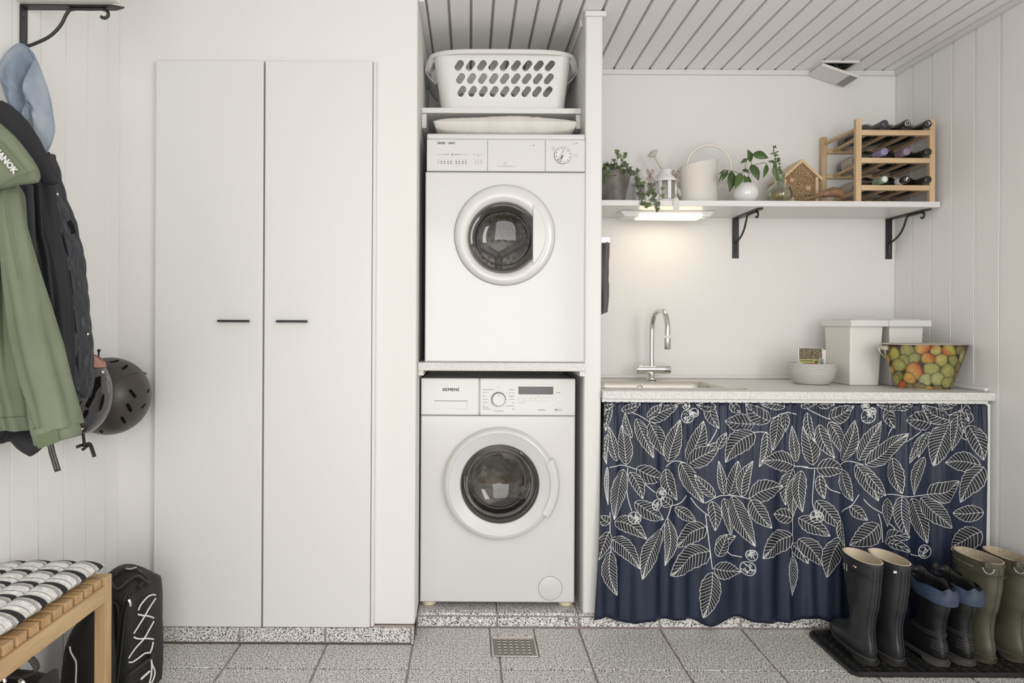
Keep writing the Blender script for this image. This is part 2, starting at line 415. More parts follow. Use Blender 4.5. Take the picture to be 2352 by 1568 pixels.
# walls
MB().box((XL-.15,YN,.06),(NL,YB+.15,ZC)).build('wall_middle','wall',kind='structure',bevel=.006)
MB().box((NL,YB,0),(XR+.15,YB+.15,ZC)).build('wall_back','wall',kind='structure')
MB().box((PLX,YP,ZS),(PRX,YB,ZC)).build('wall_niche','paintw',kind='structure',bevel=.006)
MB().box((PLX-.004,YP-.012,ZC-.022),(PRX+.012,YP+.05,ZC-.002)).build('trim_1','paintw',kind='structure',bevel=.004)
MB().box((PRX+.001,YB-.012,ZC-.024),(XR-.001,YB,ZC-.0)).build('trim_2','paintw',kind='structure',bevel=.003)
MB().box((XR-.012,YF,ZC-.024),(XR,YB-.013,ZC)).build('trim_3','paintw',kind='structure',bevel=.003)
MB().box((PLX-.012,YP+.06,ZC-.03),(PLX,YB,ZC)).build('trim_4','paintw',kind='structure',bevel=.003)
MB().box((NL,YN+.02,ZC-.012),(NL+.022,YB,ZC)).build('trim_5','paintw',kind='structure',bevel=.003)
MB().box((XR-.0009,2.40,.0),(XR-.0005,2.41,.001)) 
def boards(name, axis, lo, hi, pitch, start, gap, parent, mk):
    k=0; x=start
    while x>lo: x-=pitch
    while x<hi:
        a,b=max(x+gap/2,lo),min(x+pitch-gap/2,hi)
        if b-a>.005: mk(a,b)
        x+=pitch
ce=MB().box((XL-.15,YF,ZC+.012),(XR+.15,YB+.15,ZC+.08)).build('ceiling','gap_shade',kind='structure',origin=(0,0,ZC))
boards('ceil','X',XL,XR,.0823,PXv(1409,YB,159),.0075,ce,lambda a,b: MB().box((a,YF,ZC),(b,YB+.05,ZC+.02)).build('board','ceil',ce,bevel=.0025,bseg=1))
wl=MB().box((XL-.09,YF,0),(XL-.006,YN+.0,ZC+.05)).build('wall_left','gap_shade',kind='structure')
boards('wl','Y',YF,YN,.119,2.295,.002,wl,lambda a,b: MB().box((XL-.007,a,0),(XL,b,ZC)).build('board','panel',wl,bevel=.0015,bseg=1))
wr=MB().box((XR+.006,YF,0),(XR+.09,YB+.0,ZC+.05)).build('wall_right','panel',kind='structure')
def rb(a,b):
    MB().box((XR,a,0),(XR+.007,b-.009,ZC)).build('board','panel',wr,bevel=.0015,bseg=1)
    MB().box((XR+.0005,b-.007,0),(XR+.007,b-.0008,ZC)).build('bead','panel',wr,bevel=.002,bseg=1)
boards('wr','Y',YF,YB,.122,2.45,.001,wr,rb)
MB().box((XL,YF,0),(XL+.012,YN-.022,.05)).build('baseboard_side','paintw',kind='structure',bevel=.003)
MB().box((NL+.0,YB-.001,ZC-.02),(NL+.001,YB,ZC))
# thin white upstand strips where the counter meets the walls
CZ=.893
MB().box((PRX+.001,YB-.02,CZ),(XR-.001,YB-.0005,CZ+.016)).build('trim_6','paintw',kind='structure',bevel=.006)
MB().box((XR-.018,YC+.03,CZ),(XR-.0005,YB-.021,CZ+.016)).build('trim_7','paintw',kind='structure',bevel=.006)
# room behind the camera: wall with two openings is left as open doorway; a plain wall band below and above
# ---------------------------------------------------------------- wardrobe
wd=thing('built_in_wardrobe','tall built-in wardrobe with two plain white doors, left of the dryer','wardrobe',(-.73,YN-.002,.06))
zt,zb=2.069,.061
MB().box((-1.118,YN-.008,zb),(-.336,YN-.0005,zt+.004)).build('frame','gap_shade',wd)
MB().box((-.3465,YN-.020,zb-.001),(-.334,YN-.0005,zt+.002)).build('edge_strip','paintw',wd,bevel=.004)
for a,b,hx0,hx1 in ((-1.1155,-.7335,-.8845,-.773),(-.7275,-.3475,-.6787,-.569)):
    d=MB().box((a,YN-.028,zb),(b,YN-.0085,zt)).build('door','door',wd,bevel=.004,bseg=3)
    h=MB(); yh=YN-.028
    h.box((hx0,yh-.024,1.141),(hx1,yh-.014,1.149)); h.box((hx0+.006,yh-.016,1.142),(hx0+.014,yh,1.148)); h.box((hx1-.014,yh-.016,1.142),(hx1-.006,yh,1.148))
    h.build('handle','black',d,bevel=.001)
# ---------------------------------------------------------------- niche: stone slab, shelf
sl=MB().box((NL+.001,2.44,.966),(PLX-.001,3.04,.9965)).build('worktop_slab','stone',origin=(.12,2.74,.966),label='short speckled grey worktop slab carrying the dryer above the washing machine',cat='worktop',bevel=.002)
for sx,n in ((NL+.001,.02),(PLX-.021,.02)):
    MB().box((sx,2.452,.947),(sx+n,3.0,.9655)).build('batten','paintw',sl,bevel=.001)
ns=MB().box((NL+.001,2.567,PZ(260,2.567,1160)+.0),(PLX-.001,3.04,PZ(248,2.567,1160))).build('niche_shelf','paintw',label='white shelf board under the laundry basket above the dryer',cat='shelf',bevel=.001)
zsb=PZ(260,2.567,1160); zst=PZ(248,2.567,1160)
for sx,n in ((NL+.001,.018),(PLX-.019,.018)):
    MB().box((sx,2.58,zsb-.055),(sx+n,3.0,zsb-.0005)).build('batten','paintw',ns,bevel=.001)
def facing(x,z,y): return Matrix.Translation((x,y,z))@Matrix.Rotation(pi/2,4,'X')
def ring(mb,cx,cz,prof,n=64,mi=0,cap0=False,cap1=False):
    mb.lathe([(r,y) for r,y in prof],(cx,0,cz),'Y',n,mi,cap0=cap0,cap1=cap1)
# ---------------------------------------------------------------- dryer
DF=2.46
def dx(x,y=560): return PXv(x,DF,y)
def dz(y,x=1160): return PZ(y,DF,x)
dr=thing('tumble_dryer','white tumble dryer with round door standing on the speckled slab','dryer',(.13,2.7,.997))
X0,X1=-.1655,.4285; Z0,Z1=.9972,1.8495
zp=dz(394)          # joint between body and control panel
def plate_with_hole(mb,x0,x1,z0,z1,y,cx,cz,r,depth,n=64):
    inner=[]; outer=[]
    for i in range(n):
        a=2*pi*i/n; c,s_=cos(a),sin(a); inner.append(Vector((cx+r*c,y,cz+r*s_)))
        t=min([(x1-cx)/c if c>1e-9 else 1e9,(x0-cx)/c if c<-1e-9 else 1e9,(z1-cz)/s_ if s_>1e-9 else 1e9,(z0-cz)/s_ if s_<-1e-9 else 1e9])
        outer.append(Vector((cx+t*c,y,cz+t*s_)))
    # snap nearest points to the corners
    for X,Z in ((x0,z0),(x1,z0),(x0,z1),(x1,z1)):
        k=min(range(n),key=lambda i:(outer[i]-Vector((X,y,Z))).length); outer[k]=Vector((X,y,Z))
    rings=[[p+Vector((0,depth,0)) for p in outer],[p+Vector((0,.004,0)) for p in outer],[Vector((p.x+(.004 if p.x<=x0+1e-6 else (-.004 if p.x>=x1-1e-6 else 0)),y,p.z+(.004 if p.z<=z0+1e-6 else (-.004 if p.z>=z1-1e-6 else 0)))) for p in outer],inner,[p+Vector((0,.06,0)) for p in inner]]
    mb.loft(rings,True,False)
cx,cz=dx(1159),dz(540)
gx,gz=dx(1156),dz(546); gr=.1235
b=MB(); plate_with_hole(b,X0,X1,Z0,zp-.002,DF,gx,gz,.135,.56); b.build('body','white',dr,smooth=True,angle=35)
b=MB(); b.box((X0+.004,DF+.004,zp),(X1-.002,DF+.5,Z1)); b.build('top_cover','white',dr,bevel=.012,bseg=4)
zq=dz(320)
for xa,xb in ((X0+.004,dx(1118.3)),(dx(1118.9),dx(1251)),(dx(1251.6),X1-.002)):
    MB().box((xa,DF-.001,zp+.001),(xb,DF+.02,zq-.0008)).build('control_panel','white',dr,bevel=.0025,bseg=2)
MB().box((X0+.004,DF-.001,zq),(X1-.002,DF+.03,Z1-.003)).build('top_edge','white',dr,bevel=.006,bseg=3)
lt=MB(); yl=DF-.0014
NX=Matrix.Diagonal((.62,1,1,1))
for q in (0,.00035): lt.text('ZANUSSI',.0118,facing(dx(1012)+q,dz(329.5),yl)@NX); lt.text('CLIMATIC',.0098,facing(dx(1035.5)+q,dz(329.5),yl)@NX,shear=.3)
for xx,w in ((1022,14),(1055,14)):
    lt.add([(dx(xx-13 if xx<1040 else xx-12),yl,dz(355.5)),(dx(xx+9 if xx<1040 else xx-12),yl,dz(354.8)),(dx(xx+9 if xx<1040 else xx+16),yl,dz(355.6)),(dx(xx-12),yl,dz(356))],[(0,1,2,3)])
lt.text('◇',.012,facing(dx(1038),dz(355.5),yl)) if False else lt.tube([(dx(1038)+.0035*cos(a*pi/3),yl,dz(355.5)+.0035*sin(a*pi/3)) for a in range(6)],.0006,4,loop=True)
for k,x in enumerate((1013,1020,1028,1035,1047,1054,1062,1069)):
    for yy in (371.5,375.7): lt.box((dx(x-1.6),yl-.0002,dz(yy+.8)),(dx(x+1.6),yl,dz(yy-.8)))
lt.build('lettering','ink',dr)
lt=MB()
lt.text('AUTOREVERSE',.0062,facing(dx(1162),dz(382.3),yl),spacing=1.7); lt.text('TC 481',.006,facing(dx(1321),dz(328.6),yl))
lt.tube([(dx(1161)+.007*cos(a/10*pi+.9),yl,dz(375)+.005*sin(a/10*pi+.9)) for a in range(14)],.0005,4)
for k,x in enumerate((1006,1013,1020,1028,1035,1047,1054,1062,1069,1091,1098,1105)):
    lt.box((dx(x-1.8),yl-.0002,dz(367.9)),(dx(x+1.8),yl,dz(367.3)))
    if k==0 or k>8:
        for yy in (371.5,375.7): lt.box((dx(x-1.8),yl-.0002,dz(yy+.6)),(dx(x+1.8),yl,dz(yy-.6)))
for x0_,x1_ in ((1003,1018),(1058,1073),(1084,1091),(1103,1110)): lt.box((dx(x0_),yl-.0002,dz(355.9)),(dx(x1_),yl,dz(355.2)))
lt.tube([(dx(1097)+q[0]*.0045,yl,dz(356)+q[1]*.0045) for q in ((-1,-.7),(1,-.7),(0,1))],.0005,4,loop=True)
for x,y in ((1269,340),(1321,356)):
    lt.tube([(dx(x)+.0055*cos(a*pi/8),yl,dz(y)+.0055*sin(a*pi/8)) for a in range(16)],.0004,4,loop=True); lt.box((dx(x)-.0004,yl-.0003,dz(y+1.8)),(dx(x)+.0004,yl,dz(y-1.8)))
lt.build('lettering','inkg',dr,label='grey symbols and small lettering')
MB().lathe([(.0016,0),(.0016,-.002)],(dx(1224),DF-.001,dz(334)),'Y',12,cap1=True).build('indicator','ink',dr)
kx,kz=dx(1291.5),dz(356.5)
k=MB(); ring(k,kx,kz,[(.030,DF-.001),(.0305,DF-.006),(.029,DF-.008)],40,cap1=True); dd=k.build('dial','whitep',dr,smooth=True)
k=MB(); ring(k,kx,kz,[(.0322,DF-.0012),(.0322,DF-.003),(.0305,DF-.003)],40); k.build('dial_ring','inkg',dd)
k=MB(); a=math.radians(62); xf=Matrix.Translation((kx,DF-.009,kz))@Matrix.Rotation(-a,4,'Y')
k.box((-.026,-.012,-.0055),(.026,.001,.0055),0,xf); k.build('grip','whitep',dd,bevel=.004,bseg=3)
k=MB(); k.box((-.022,-.0135,-.002),(-.005,-.012,.002),0,xf)
for q in range(12):
    aa=2*pi*q/12+.2; k.box((-.0028,-.0006,-.0009),(.0028,.0002,.0009),0,Matrix.Translation((kx+.025*cos(aa),DF-.0085,kz+.025*sin(aa)))@Matrix.Rotation(-aa+pi/2,4,'Y'))
k.build('dial_marks','ink',dd)
# door
d=MB(); ring(d,cx,cz,[(.186,DF+.001),(.186,DF-.006),(.182,DF-.014),(.172,DF-.019),(.150,DF-.020),(.140,DF-.016),(.133,DF-.006)],96)
pts=d.v
d.v=[Vector((v.x+(gx-cx)*max(0,min(1,(.172-sqrt((v.x-cx)**2+(v.z-cz)**2))/.035)),v.y,v.z+(gz-cz)*max(0,min(1,(.172-sqrt((v.x-cx)**2+(v.z-cz)**2))/.035)))) for v in pts]
ddoor=d.build('door','white',dr,smooth=True,angle=50)
d=MB(); ring(d,cx,cz,[(.1872,DF+.0),(.1872,DF-.003),(.1858,DF-.003)],96); d.build('door_gasket','ink',ddoor)
d=MB(); ring(d,gx,gz,[(.134,DF-.006),(.126,DF-.010),(.118,DF+.01),(.112,DF+.05)],64); d.build('inner_rim','darkdrum',ddoor,smooth=True)
d=MB(); ring(d,gx,gz,[(.128,DF-.004),(.118,DF-.003),(.105,DF+.004),(.098,DF+.026),(.09,DF+.032),(.065,DF+.039),(.03,DF+.043),(.001,DF+.044)],64); d.build('window_glass','glass',ddoor,smooth=True)
d=MB(); ring(d,gx,gz,[(.099,DF+.024),(.102,DF+.03),(.101,DF+.036)],64); d.build('glass_rim','steel',ddoor,smooth=True)
hx=dx(1222.5)
pl=[(hx,dz(471)),(hx,dz(609))]; 
for q in range(1,16):
    t=q/16; zz=dz(609)+(dz(471)-dz(609))*t; pl.append((hx+.049*sin(pi*t)**.75,zz))
pl=[pl[0]]+[pl[1]]+pl[2:]
d=MB(); d.prism(pl,DF-.026,DF-.004); d.build('handle','white',ddoor,bevel=.003,bseg=2)
# drum
d=MB(); ring(d,gx,gz,[(.150,DF+.062),(.27,DF+.10),(.27,DF+.42)],64); 
d.build('drum','darkdrum',dr,smooth=True)
bk=MB(); ring(bk,gx,gz,[(.27,DF+.42),(.20,DF+.404),(.10,DF+.401),(.02,DF+.40)],64,cap1=True); bk.build('drum_back','drum',dr,smooth=True)
bp=MB(); yb=DF+.40
for i in range(-9,10):
    for j in range(-9,10):
        px_=gx+(i+.5*(j%2))*.027; pz_=gz-.01+j*.024
        rr=sqrt((px_-gx)**2+(pz_-gz)**2)
        if rr<.24 and rr>.03: bp.sphere((px_,yb+.002,pz_),.0085,8,(1,.6,1))
bp.build('drum_dimples','drum',dr,smooth=True,kind='stuff')
ba=MB()
for aa in (90+180,30,150):
    a=math.radians(aa); xf=Matrix.Translation((gx,yb-.002,gz-.03))@Matrix.Rotation(-a,4,'Y')
    ba.box((0,-.035,-.016),(.20,.01,.016),0,xf)
ba.build('drum_baffle','blackp',dr,bevel=.008)
# ---------------------------------------------------------------- washing machine
WF=2.53
def wx(x,y=1000): return PXv(x,WF,y)
def wz(y,x=1145): return PZ(y,WF,x)
wm=thing('washing_machine','white front-loading washing machine standing under the speckled slab','washing machine',(.11,2.8,ZS))
X0,X1=-.1835,.4065; Z0,Z1=.0755,.932
cx,cz=wx(1148),wz(1108)
zp=wz(954)
b=MB(); plate_with_hole(b,X0,X1,Z0,zp-.0012,WF,cx,cz,.158,.50); b.build('body','white',wm,smooth=True,angle=35)
b=MB(); b.box((X0+.001,WF+.004,zp),(X1-.001,WF+.5,Z1-.002)); b.build('top_cover','white',wm,bevel=.01,bseg=3)
xs=wx(1100.5)
MB().box((X0,WF-.003,zp+.0008),(xs-.001,WF+.02,Z1)).build('detergent_drawer','white',wm,bevel=.004,bseg=2)
MB().box((xs+.001,WF-.003,zp+.0008),(X1,WF+.02,Z1)).build('control_panel','white',wm,bevel=.004,bseg=2)
yl=WF-.0034
lt=MB()
for q in (-.0004,0,.0004): lt.text('SIEMENS',.0165,facing(wx(1035)+q,wz(895),yl),spacing=1.06)
lt.box((wx(1277),yl-.0003,wz(900.8)),(wx(1286),yl,wz(900))); lt.box((wx(1277),yl-.0003,wz(900.8)),(wx(1286),yl,wz(900)))
lt.box((wx(1274.5),yl-.0003,wz(941.6)),(wx(1277),yl,wz(938.4))); lt.text('iQ',.0085,facing(wx(1279.5),wz(940),yl))
lt.text('varioPerfect',.006,facing(wx(1243.5),wz(940.4),yl),shear=.1)
for q in range(14):
    a=pi/2+2*pi*(q+.5)/14*1.0; lt.lathe([(.0011,0),(.0011,-.0004)],(wx(1144.7)+.0292*cos(a),yl,wz(916.3)+.0292*sin(a)),'Y',8,cap1=True)
lt.build('lettering','ink',wm)
lt=MB()
for s_,x,y in (('Strygelet Special',1108,894),('Super 15',1108,901),('Sport',1108,909),('Sensitiv',1108,916.5),('Kraftigt',1108,923.5),('Uld',1108,930),('Håndvask',1108,934.5),('Udpumpning',1108,939)):
    lt.text(s_,.0062,facing(wx(x),wz(y),yl),align='LEFT')
for s_,y in (('Bomuld',894),('+ Forvask',901.5),('Strygelet',909),('+ Forvask',916.5),('Mix',924),('Finvask/Silke',931.5),('Uld',939)):
    lt.text(s_,.0062,facing(wx(1181),wz(y),yl),align='RIGHT')
lt.text('Fra',.0062,facing(wx(1144.6),wz(888.3),yl)); lt.text('Centrifugering',.0064,facing(wx(1144.5),wz(943),yl)); lt.text('100',.0085,facing(wx(1286),wz(940),yl),align='CENTER')
for q in range(6): lt.text(('°C','✳','◷','min','▭','◡')[q] if q in (0,3) else 'o',.005,facing(wx(1196.5+q*13.2),wz(909),yl))
lt.text('-90°C -60°C',.004,facing(wx(1197),wz(924.3),yl))
lt.build('lettering','inkg',wm,label='small grey programme names')
k=MB(); ring(k,wx(1144.7),wz(916.3),[(.0268,WF-.003),(.0268,WF-.006),(.0248,WF-.006)],40); dd=k.build('dial_ring','ink',wm)
k=MB(); ring(k,wx(1144.7),wz(916.3),[(.0248,WF-.004),(.0245,WF-.018),(.0225,WF-.020)],40,cap1=True); dd=k.build('dial','whitep',wm,smooth=True)
MB().lathe([(.0016,0),(.0016,-.0006)],(wx(1145),WF-.0201,wz(905.5)),'Y',10,cap1=True).build('dial_mark','ink',dd)
MB().box((wx(1190),WF-.0042,wz(904.8)),(wx(1270),WF-.002,wz(887.2))).build('display','display',wm,bevel=.0008)
for q in range(6): MB().box((wx(1190.2+q*13.3),WF-.0046,wz(920.6)),(wx(1202.9+q*13.3),WF-.002,wz(912.6))).build('button','whitep',wm,bevel=.0009)
MB().box((wx(1275),WF-.0046,wz(920.6)),(wx(1288.5),WF-.002,wz(912.6))).build('button','whitep',wm,bevel=.0009)
k=MB(); k.box((wx(998),WF-.0036,wz(921.5)),(wx(1073.5),WF-.003,wz(919.8))); k.build('drawer_slot','inkg',wm)
k=MB(); k.add([(wx(998),WF-.0034,wz(922)),(wx(1073),WF-.0034,wz(922)),(wx(1073),WF-.0034,wz(939.5)),(wx(998),WF-.0034,wz(939.5)),(wx(1001),WF-.001,wz(922)),(wx(1070.5),WF-.001,wz(922)),(wx(1070.5),WF-.0028,wz(937)),(wx(1001),WF-.0028,wz(937))],
   [(0,1,5,4),(1,2,6,5),(2,3,7,6),(3,0,4,7),(4,5,6,7)]); k.build('drawer_grip','silverp',wm,bevel=.0004)
# outer ring
d=MB(); ring(d,cx,cz,[(.214,WF+.001),(.2135,WF-.018),(.209,WF-.030),(.200,WF-.036),(.195,WF-.037)],96); ddoor=d.build('door','white',wm,smooth=True,angle=50)
d=MB(); ring(d,cx,cz,[(.1945,WF-.037),(.188,WF-.034),(.158,WF-.026),(.150,WF-.022)],96); d.build('door_bezel','silverp',ddoor,smooth=True)
d=MB(); ring(d,cx,cz,[(.150,WF-.023),(.147,WF-.026),(.1455,WF-.018),(.140,WF+.03),(.132,WF+.05)],96); d.build('seal','gasket',ddoor,smooth=True)
d=MB(); ring(d,cx,cz,[(.147,WF-.021),(.140,WF-.024),(.128,WF-.010),(.118,WF+.02),(.108,WF+.046),(.098,WF+.054),(.07,WF+.064),(.03,WF+.070),(.001,WF+.071)],96); d.build('window_glass','glass',ddoor,smooth=True)
d=MB(); ring(d,cx,cz,[(.106,WF+.044),(.109,WF+.05),(.108,WF+.056)],64); d.build('glass_rim','steel',ddoor,smooth=True)
d=MB(); rr=[]
for q in range(25):
    a=math.radians(-34+60*q/24); c_,s_=cos(a),sin(a)
    rr.append([Vector((cx+r*c_,y,cz+r*s_)) for r,y in ((.205,WF-.001),(.190,WF-.034),(.190,WF-.040),(.205,WF-.044),(.218,WF-.040),(.226,WF-.026),(.227,WF-.001))])
d.loft(rr); d.build('handle','white',ddoor,bevel=.001)
d=MB(); ring(d,cx,cz,[(.150,WF+.06),(.24,WF+.08),(.24,WF+.38)],64); d.build('drum','darkdrum',wm,smooth=True)
bk=MB(); ring(bk,cx,cz,[(.24,WF+.38),(.01,WF+.37)],64,cap1=True); bk.build('drum_back','darkdrum',wm)
k=MB()
def lump(u,v):
    a=u*2*pi; r=.215*v; h=-.05+.07*noise.noise(Vector((r*cos(a)*9,r*sin(a)*9,2)))+.035*abs(noise.noise(Vector((r*cos(a)*25,r*sin(a)*25,5))))
    return Vector((cx+r*cos(a), WF+.23+r*sin(a)*.75, cz+h+.04*(1-v)+r*sin(a)*.25))
k.grid(lump,60,30); k.build('folded_laundry','laundry',wm,smooth=True,label='grey-brown laundry lying in the drum',kind='stuff')
for fx in (wx(984,1388),wx(1302,1388)):
    MB().lathe([(.012,ZS+.022),(.024,ZS+.02),(.027,ZS+.012),(.027,ZS+.003),(.024,ZS+.0003)],(fx,WF+.045,0),'Z',28,cap0=True,cap1=True).build('foot','cream',wm,smooth=True)
k=MB(); k.tube([(wx(1265.5)+.0455*cos(a*pi/24),WF-.0005,wz(1350)+.0455*sin(a*pi/24)) for a in range(48)],.0008,4,loop=True); k.build('filter_cover','inkg',wm)
MB().lathe([(.0446,0),(.0446,-.0012),(.043,-.0018)],(wx(1265.5),WF,wz(1350)),'Y',48,cap1=True).build('filter_cap','white',wm,smooth=True)
# ---------------------------------------------------------------- laundry basket
BD=2.60
zb=zst+.0022
ba=thing('laundry_basket','white plastic laundry basket with slanted oval holes on the niche shelf','basket',(PXv(1158,BD,200),BD+.19,zb))
ztop=PZ(117,BD,1158); Hb=ztop-zb
bx0,bx1=PXv(1016,BD,240),PXv(1298,BD,240); tx0,tx1=PXv(996,BD,135),PXv(1312,BD,135)
cxb=(bx0+bx1)/2; cxt=(tx0+tx1)/2; wb=(bx1-bx0)/2; wt=(tx1-tx0)/2; dcb=BD+.19
def bpt(side,u,v,inn=0):
    """side 0 front,1 right,2 back,3 left ; u -1..1 along, v 0..1 up"""
    w=wb+(wt-wb)*v-inn; d=.155+.035*v-inn; c=cxb+(cxt-cxb)*v; z=zb+v*Hb*.955
    rr=.045
    if side in (0,2):
        x=u*w; e=max(0,abs(x)-(w-rr)); y=d-(rr-sqrt(max(0,rr*rr-e*e)))
        return Vector((c+x, dcb+(-y if side==0 else y), z))
    y=u*(d-rr); e=0
    return Vector((c+(w if side==1 else -w), dcb+y, z))
def panel(mb,side,us,vs,holes,L,Hh):
    # cells with a slanted capsule hole
    for i in range(len(us)-1):
        for j in range(len(vs)-1):
            u0,u1,v0,v1=us[i],us[i+1],vs[j],vs[j+1]
            if (i,j) in holes:
                n=24; uc,vc=(u0+u1)/2,(v0+v1)/2; inner=[];outer=[]
                hw=(u1-u0)/2; hv=(v1-v0)/2
                for k in range(n):
                    a=2*pi*k/n
                    # capsule: half length .6, radius .36 (in cell units), slanted 50 degrees
                    cr,cl=.0125,.010; ang=math.radians(52)
                    qx,qy=cos(a)*cr,sin(a)*cr; s_=1 if cos(a-ang)>0 else -1
                    qx+=s_*cl*cos(ang); qy+=s_*cl*sin(ang)
                    inner.append((uc+qx/L,vc+qy/Hh))
                    t=1/max(abs(cos(a)),abs(sin(a))); outer.append((uc+hw*cos(a)*t,vc+hv*sin(a)*t))
                mb.add([bpt(side,*p) for p in outer+inner],[(k,(k+1)%n,n+(k+1)%n,n+k) for k in range(n)])
            else:
                m=3 if u1-u0>.1 else 1
                for q in range(m):
                    a=u0+(u1-u0)*q/m; b_=u0+(u1-u0)*(q+1)/m
                    mb.add([bpt(side,a,v0),bpt(side,b_,v0),bpt(side,b_,v1),bpt(side,a,v1)],[(0,1,2,3)])
L=(wb+wt)/2; Hh=Hb*.955
uh0,uh1=(PXv(1048,BD,180)-cxb)/L,(PXv(1275,BD,180)-cxb)/L
us=[-1,-.99,-.975,-.955,-.93,-.90,-.87]+[uh0+(uh1-uh0)*k/9 for k in range(10)]+[.87,.90,.93,.955,.975,.99,1]
vsr=[0,.255,.471,.687,.904,1]
for side,nm in ((0,'front_panel'),(2,'back_panel')):
    m=MB(); panel(m,side,us,vsr,{(6+k,j) for k in range(1,10) for j in (1,2,3)},L,Hh)
    # rounded bottom joins the floor of the basket
    m.build(nm,'whitep',ba,smooth=True,solid=.0035,off=1,weld=True,angle=60)
for side,nm in ((1,'side_panel'),(3,'side_panel')):
    us2=[-1]+[-.85+1.7*k/6 for k in range(7)]+[1]
    m=MB(); panel(m,side,us2,vsr,{(1+k,j) for k in range(6) for j in (1,2,3)},.15,Hh); m.build(nm,'whitep',ba,solid=.003,off=0,weld=True)
m=MB(); m.add([bpt(0,u,.0,.002) for u in (-1,-.93,.93,1)]+[bpt(2,u,.0,.002) for u in (1,.93,-.93,-1)],[tuple(range(8))]); m.build('bottom_panel','whitep',ba,solid=.003,off=0)
# rim: wide rounded band turned out at the ends into handles
m=MB(); rings=[]
NR=72
def rimpt(t):
    a=2*pi*t; e=.42
    x=math.copysign(abs(cos(a))**e,cos(a)); y=math.copysign(abs(sin(a))**e,sin(a))
    X=cxt+x*(wt+.014+.020*abs(x)**6*(1-abs(y)**6)); Y=dcb+y*.205
    dip=.035*max(0,abs(x)-.93)/.07*(1-abs(y)**4) if abs(x)>.93 else 0
    return X,Y,ztop-dip*1.0
for k in range(NR):
    X,Y,Z=rimpt(k/NR); c=Vector((X-cxt,Y-dcb,0)); o=c.normalized()
    pr=((-.017,-.012),(-.010,.0),(.004,.0),(.009,-.004),(.010,-.019),(.0075,-.020),(.006,-.010),(-.012,-.017))
    rings.append([Vector((X,Y,Z))+o*a+Vector((0,0,b_)) for a,b_ in pr])
m.loft(rings,loop=True); rim=m.build('rim','whitep',ba,smooth=True)
for sg in (-1,1):     # handle webs below the rim ends
    m=MB()
    def hw(u,v): 
        y=dcb+(u-.5)*.22; xo=cxt+sg*(wt+.037); xi=cxt+sg*(wt-.004)
        return Vector((xo+(xi-xo)*v**1.5, y, ztop-.045-.055*v+.012*sin(pi*u)))
    m.grid(hw,10,5)
    def hw2(u,v):
        y=dcb+(u-.5)*.22; return Vector((cxt+sg*(wt+.036),y,ztop-.018-.028*v*1.0))
    m.grid(hw2,8,2); m.build('handle','whitep',ba,smooth=True,solid=.0025,off=0)
# ---------------------------------------------------------------- pillow
pd=2.62
pw0,pw1=PXv(995,2.50,285),PXv(1326,2.50,285)
m=MB()
def pil(sgn):
    def f(u,v):
        a,b_=2*u-1,2*v-1
        e=(1-abs(a)**3.2)**.5*(1-abs(b_)**3)**.5 if abs(a)<1 and abs(b_)<1 else 0
        X=(pw0+pw1)/2+a*(pw1-pw0)/2*(1-.035*(1-abs(b_))*1.0*(abs(a)**3)); Y=pd+b_*.13*(1-.04*(1-abs(a)))
        wr=.0025*noise.noise(Vector((a*14,b_*2,sgn)))+.0012*noise.noise(Vector((a*45,b_*4,3)))
        zz=1.8515+.050+ (sgn*.038*e if sgn>0 else -.0475*e**.5)+wr*e + .004*sin(a*5+1)*e*(sgn>0)
        return Vector((X,Y,zz))
    return f
m.grid(pil(1),90,24); m.grid(pil(-1),90,24)
m.build('pillow','linen',smooth=True,angle=80,label='flat ivory linen pillow lying on top of the dryer',cat='pillow')
# ---------------------------------------------------------------- wall shelf with its things
SF=2.747; SZ0,SZ1=1.6335,1.657
MB().box((PRX+.001,SF,SZ0),(PXv(2160,SF,467),YB-.0005,SZ1)).build('wall_shelf','paintw',label='long white wall shelf above the sink and counter',cat='shelf',bevel=.0015)
def bracket(label, loc, rotz, hook=False, group='black wrought shelf brackets'):
    b=thing('shelf_bracket',label,'bracket',loc,group,rotz)   # local: wall plane y=0, arm to -y, top at z=0
    MB().box((-.015,-.004,-.185),(.015,-.0005,-.001)).build('wall_plate','black',b,local=True,bevel=.001)
    a=MB(); a.add([(-.015,-.0045,-.001),(.015,-.0045,-.001),(.015,-.255,-.001),(.0,-.285,-.001),(-.015,-.255,-.001),(-.015,-.0045,-.005),(.015,-.0045,-.005),(.015,-.255,-.005),(.0,-.285,-.005),(-.015,-.255,-.005)],
        [(0,1,2,3,4),(9,8,7,6,5),(0,5,6,1),(1,6,7,2),(2,7,8,3),(3,8,9,4),(4,9,5,0)]); a.build('arm','black',b,local=True)
    t=MB(); pts=spl([(0,-.006,-.115),(0,-.035,-.105),(0,-.075,-.085),(0,-.105,-.055),(0,-.125,-.018),(0,-.14,-.0085),(0,-.19,-.008),(0,-.222,-.008),(0,-.237,-.014),(0,-.239,-.026),(0,-.229,-.033),(0,-.219,-.029)],6)
    t.tube(pts,.0045,8); t.tube([(0,-.006,-.115),(0,-.006,-.165)],.0045,8); t.build('scroll_brace','black',b,smooth=True,local=True)
    for z in (-.035,-.16): MB().lathe([(.004,-.0042),(.003,-.0062)],(0,0,z),'Y',10,cap1=True).build('screw','blackp',b,local=True)
    return b
b1=bracket('black scroll bracket holding the middle of the white wall shelf',(PXv(1689.5,3.05,540),YB-.0005,SZ0-.0005),0)
b2=bracket('black scroll bracket under the shelf end beneath the wine rack',(PXv(2041.5,3.05,540),YB-.0005,SZ0-.0005),0)
